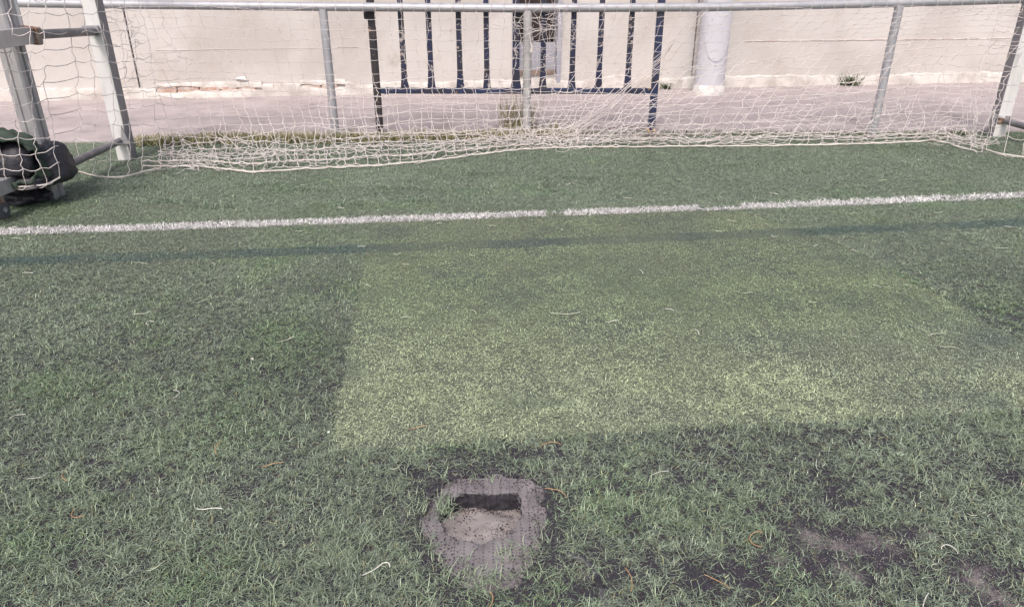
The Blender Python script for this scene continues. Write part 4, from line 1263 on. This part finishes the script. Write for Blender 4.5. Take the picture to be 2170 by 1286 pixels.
# ------------------------------------------------------------------ loose fibres, twine, litter
def fibre(name, px, py, ln, ang, bend, m, label, cat, group=None, r=.0011, z=.016, hook=0):
    """curled strand lying on the turf; ln metres"""
    p = G(px, py, z); pts = []
    a = ang; q = Vector((0, 0, 0)); n = 12; ln *= .82; r *= .85
    for k in range(n+1):
        pts.append(q.copy())
        b = bend/n + (hook/n*3.2 if k > n*.62 else 0)
        a += b
        q = q + Vector((math.cos(a), math.sin(a), .0))*(ln/n)
    mid = sum(pts, Vector())/len(pts)
    sc = random.uniform(0, 6)
    pts = [p + (u-mid) + Vector((0, 0, .0022*math.sin(sc+i*.5))) for i, u in enumerate(pts)]
    mb = MB(); mb.tube(pts, r, 5, radii=[r*(.55+.45*math.sin(PI*min(1, (i+1)/(len(pts)*.6)))) if i < 4 else r for i in range(len(pts))])
    o = mb.build(name, m, None, True, base=p)
    return tag(o, label, cat, group)
WF = M['white_fibre']; CF = M['cream']; OF = M['orange']
fibre('string_scrap', 800, 1203, .105, .65, .25, WF, 'white hooked cord scrap on dark turf left of the hole', 'cord', r=.0016, hook=-2.2)
fibre('string_scrap', 443, 1077, .085, -.1, .2, WF, 'white straight strand with a kink on the turf at lower left', 'cord', r=.0015)
fibre('loose_fibre', 1600, 1140, .11, 2.5, 3.4, OF, 'orange bent fibre lying left of the sandy worn spot', 'fibre', r=.0012)
fibre('loose_fibre', 460, 948, .09, -2.2, 1.4, OF, 'orange curved fibre on the left turf, just left of the pale repair', 'fibre', r=.0012)
fibre('loose_fibre', 577, 983, .075, .25, .2, OF, 'short yellow-orange fibre below the corner of the pale repair', 'fibre', r=.0012)
fibre('loose_fibre', 1035, 1278, .10, .1, 2.0, OF, 'orange bent fibre at the bottom edge below the hole', 'fibre', r=.0013)
fibre('loose_fibre', 1180, 1040, .09, .1, -1.3, OF, 'orange curved fibre at the right rim of the bare backing', 'fibre', r=.0012)
fibre('loose_fibre', 1165, 940, .10, 1.6, -2.6, OF, 'yellow arched fibre at the lower border of the pale repair', 'fibre', r=.0011)
fibre('loose_fibre', 135, 1008, .07, -1.8, 1.6, OF, 'small orange curl on the far left turf', 'fibre', r=.0011)
fibre('loose_fibre', 160, 1090, .08, -2.0, 2.6, OF, 'orange looped fibre on the left turf nearest the bottom corner', 'fibre', r=.0011)
fibre('loose_fibre', 1335, 1225, .09, 1.2, .8, OF, 'orange forked fibre right of the torn backing edge', 'fibre', r=.0011)
fibre('loose_fibre', 1520, 1230, .08, -.3, -.8, OF, 'orange fibre on dark granules at lower right', 'fibre', r=.0011)
fibre('loose_fibre', 885, 905, .07, .6, -.6, OF, 'orange fibre scrap inside the pale repair near its left corner', 'fibre', r=.0012)
fibre('loose_fibre', 2012, 1160, .07, 1.3, -3.2, WF, 'white arched fibre on the turf at lower right', 'fibre', r=.0012)
fibre('loose_fibre', 1960, 1275, .08, 1.2, -.5, WF, 'white curved fibre at the bottom edge on the right', 'fibre', r=.0012)
fibre('loose_fibre', 38, 880, .07, 2.3, 2.6, WF, 'white c-shaped fibre at the left edge of the turf', 'fibre', r=.0012)
fibre('loose_fibre', 375, 833, .09, .1, -2.4, WF, 'white looped fibre on dark turf left of the pale repair', 'fibre', r=.0013)
fibre('loose_fibre', 1198, 664, .15, -.1, .3, CF, 'long cream fibre in the middle of the pale repair', 'fibre', r=.0016)
fibre('loose_fibre', 1985, 707, .10, .1, .3, CF, 'cream fibre near the slanting right border of the pale repair', 'fibre', r=.0016)
fibre('loose_fibre', 1478, 702, .06, 1.5, .3, WF, 'short upright white fibre right of the middle of the pale repair', 'fibre', r=.0018)
fibre('loose_fibre', 300, 664, .085, .1, .7, CF, 'cream fibre over a white curl on the left turf', 'fibre', r=.0016)
fibre('loose_fibre', 316, 683, .075, 2.0, 4.2, WF, 'small white curl on the left turf under a cream fibre', 'fibre', r=.0014)
fibre('loose_fibre', 605, 720, .09, .9, -.3, CF, 'forked cream fibre left of the pale repair border', 'fibre', r=.0016)
REST = {
 'pale loose fibre lying beyond the white line': [(640,392),(720,440),(900,418),(1035,408),(1140,397),(1205,390),(1330,420),(1440,380),(1640,410),(1870,382),(1990,410),(470,445)],
 'pale loose fibre lying between white line and dark stripe': [(35,505),(195,503),(930,473),(1045,478),(1190,486),(1550,468),(1810,452),(1990,450),(635,490)],
 'pale loose fibre lying just below the dark stripe, left half': [(60,578),(300,557),(455,560),(840,538),(765,522),(1000,540),(425,638),(780,605)],
 'pale loose fibre lying right of centre below the dark stripe': [(1360,575),(1525,490),(1640,500),(1730,520),(1810,530),(2135,480),(2120,525),(1585,620),(1860,606),(1720,640),(2010,735)],
 'pale loose fibre lying on the pale repaired turf': [(860,672),(1005,660),(1300,680),(860,560),(1640,690),(1260,740),(840,885),(1420,655)],
 'thin pale fibre lying on the lower turf': [(80,1010),(620,930),(840,990),(1400,1000),(1730,985),(1350,1060),(2060,1090),(330,1200),(1980,1200)],
}
for lab, lst in REST.items():
    for oi, (a, b) in enumerate(sorted(lst)):
        ordw = ['leftmost', 'second', 'third', 'fourth', 'fifth', 'sixth', 'seventh', 'eighth', 'ninth', 'tenth', 'eleventh', 'twelfth', 'thirteenth'][oi]+('' if oi == 0 else ' from the left')
        if oi == len(lst)-1: ordw = 'rightmost'
        dist = G(a, b).y
        fibre('loose_fibre', a+random.uniform(-2, 2), b, random.uniform(.03, .07)*(1 if b > 600 else 1.2), random.uniform(-.5, .6)+random.choice((0, 0, 1.2, PI)), random.gauss(0, 1.5),
              random.choice((WF, CF, CF)), lab+', '+ordw, 'fibre', lab.split(' lying')[0]+'s'+lab.split('lying')[1], r=.0006+.00027*dist)
# orange twine at the foot of the barrier's right upright, thin stick beside it
tp = B1 + Vector((0, -.05, 0))
mb = MB(); pts = [tp+Vector((.05*math.cos(k*.9)*(1-.3*(k % 3)), .04*math.sin(k*.9), .01+.05*abs(math.sin(k*1.7)))) for k in range(16)]
mb.tube(pts, .006, 5); tag(mb.build('orange_twine', M['orange'], None, True, base=tp), 'orange twine tied at the foot of the navy barrier', 'twine')
mb = MB(); pts = [G(a, b, z_) for a, b, z_ in ((1268, 279, .02), (1300, 271, .06), (1330, 268, .08), (1360, 273, .06), (1385, 284, .03), (1420, 296, .02))]
mb.tube(pts, .006, 5, radii=[.004, .006, .007, .007, .006, .003]); tag(mb.build('dry_stick', M['wood'], None, True, base=pts[0]), 'thin brown stick arching beside the barrier foot', 'stick')
# white scrap of paper on the plinth, pebbles
s_a, z_a = ws(512, 180)
mb = MB(); c_ = wp(s_a, .205, .03)
P = [c_+wdir*a+wout*b+Vector((0,0,d)) for a, b, d in ((-.06,-.02,.0), (.0,.02,.012), (.07,.0,.0), (.05,-.02,.035), (-.03,-.015,.03))]
mb.add(P+[p+Vector((0,0,-.006)) for p in P], [(0,1,4), (1,2,3), (1,3,4), (5,9,6), (6,8,7), (6,9,8), (0,5,6,1), (1,6,7,2), (2,7,8,3), (3,8,9,4), (4,9,5,0)])
tag(mb.build('paper_scrap', M['column_base'], None, base=c_), 'white crumpled scrap on the ledge of the wall, left of the railing post', 'litter')
for a, b, r, lab in ((535, 760, .0055, 'white pebble on dark turf left of the pale repair'), (697, 915, .005, 'white pebble at the left border of the pale repair'), (1152, 1067, .009, 'small dark stone on the bare backing right of the hole')):
    p = G(a, b, .012)
    mb = MB(); P = []
    for j in range(5):
        ph = PI*(j+.5)/5
        for i in range(7): P.append(p+Vector((math.sin(ph)*math.cos(i*.9)*r*random.uniform(.8, 1.2), math.sin(ph)*math.sin(i*.9)*r*random.uniform(.8, 1.2), math.cos(ph)*r*.7)))
    F = [(j*7+i, (j+1)*7+i, (j+1)*7+(i+1) % 7, j*7+(i+1) % 7) for j in range(4) for i in range(7)] + [tuple(range(6, -1, -1)), tuple(range(28, 35))]
    mb.add(P, F); tag(mb.build('pebble', M['white_fibre'] if 'white' in lab else M['cut_edge'], None, True, base=p), lab, 'pebble')
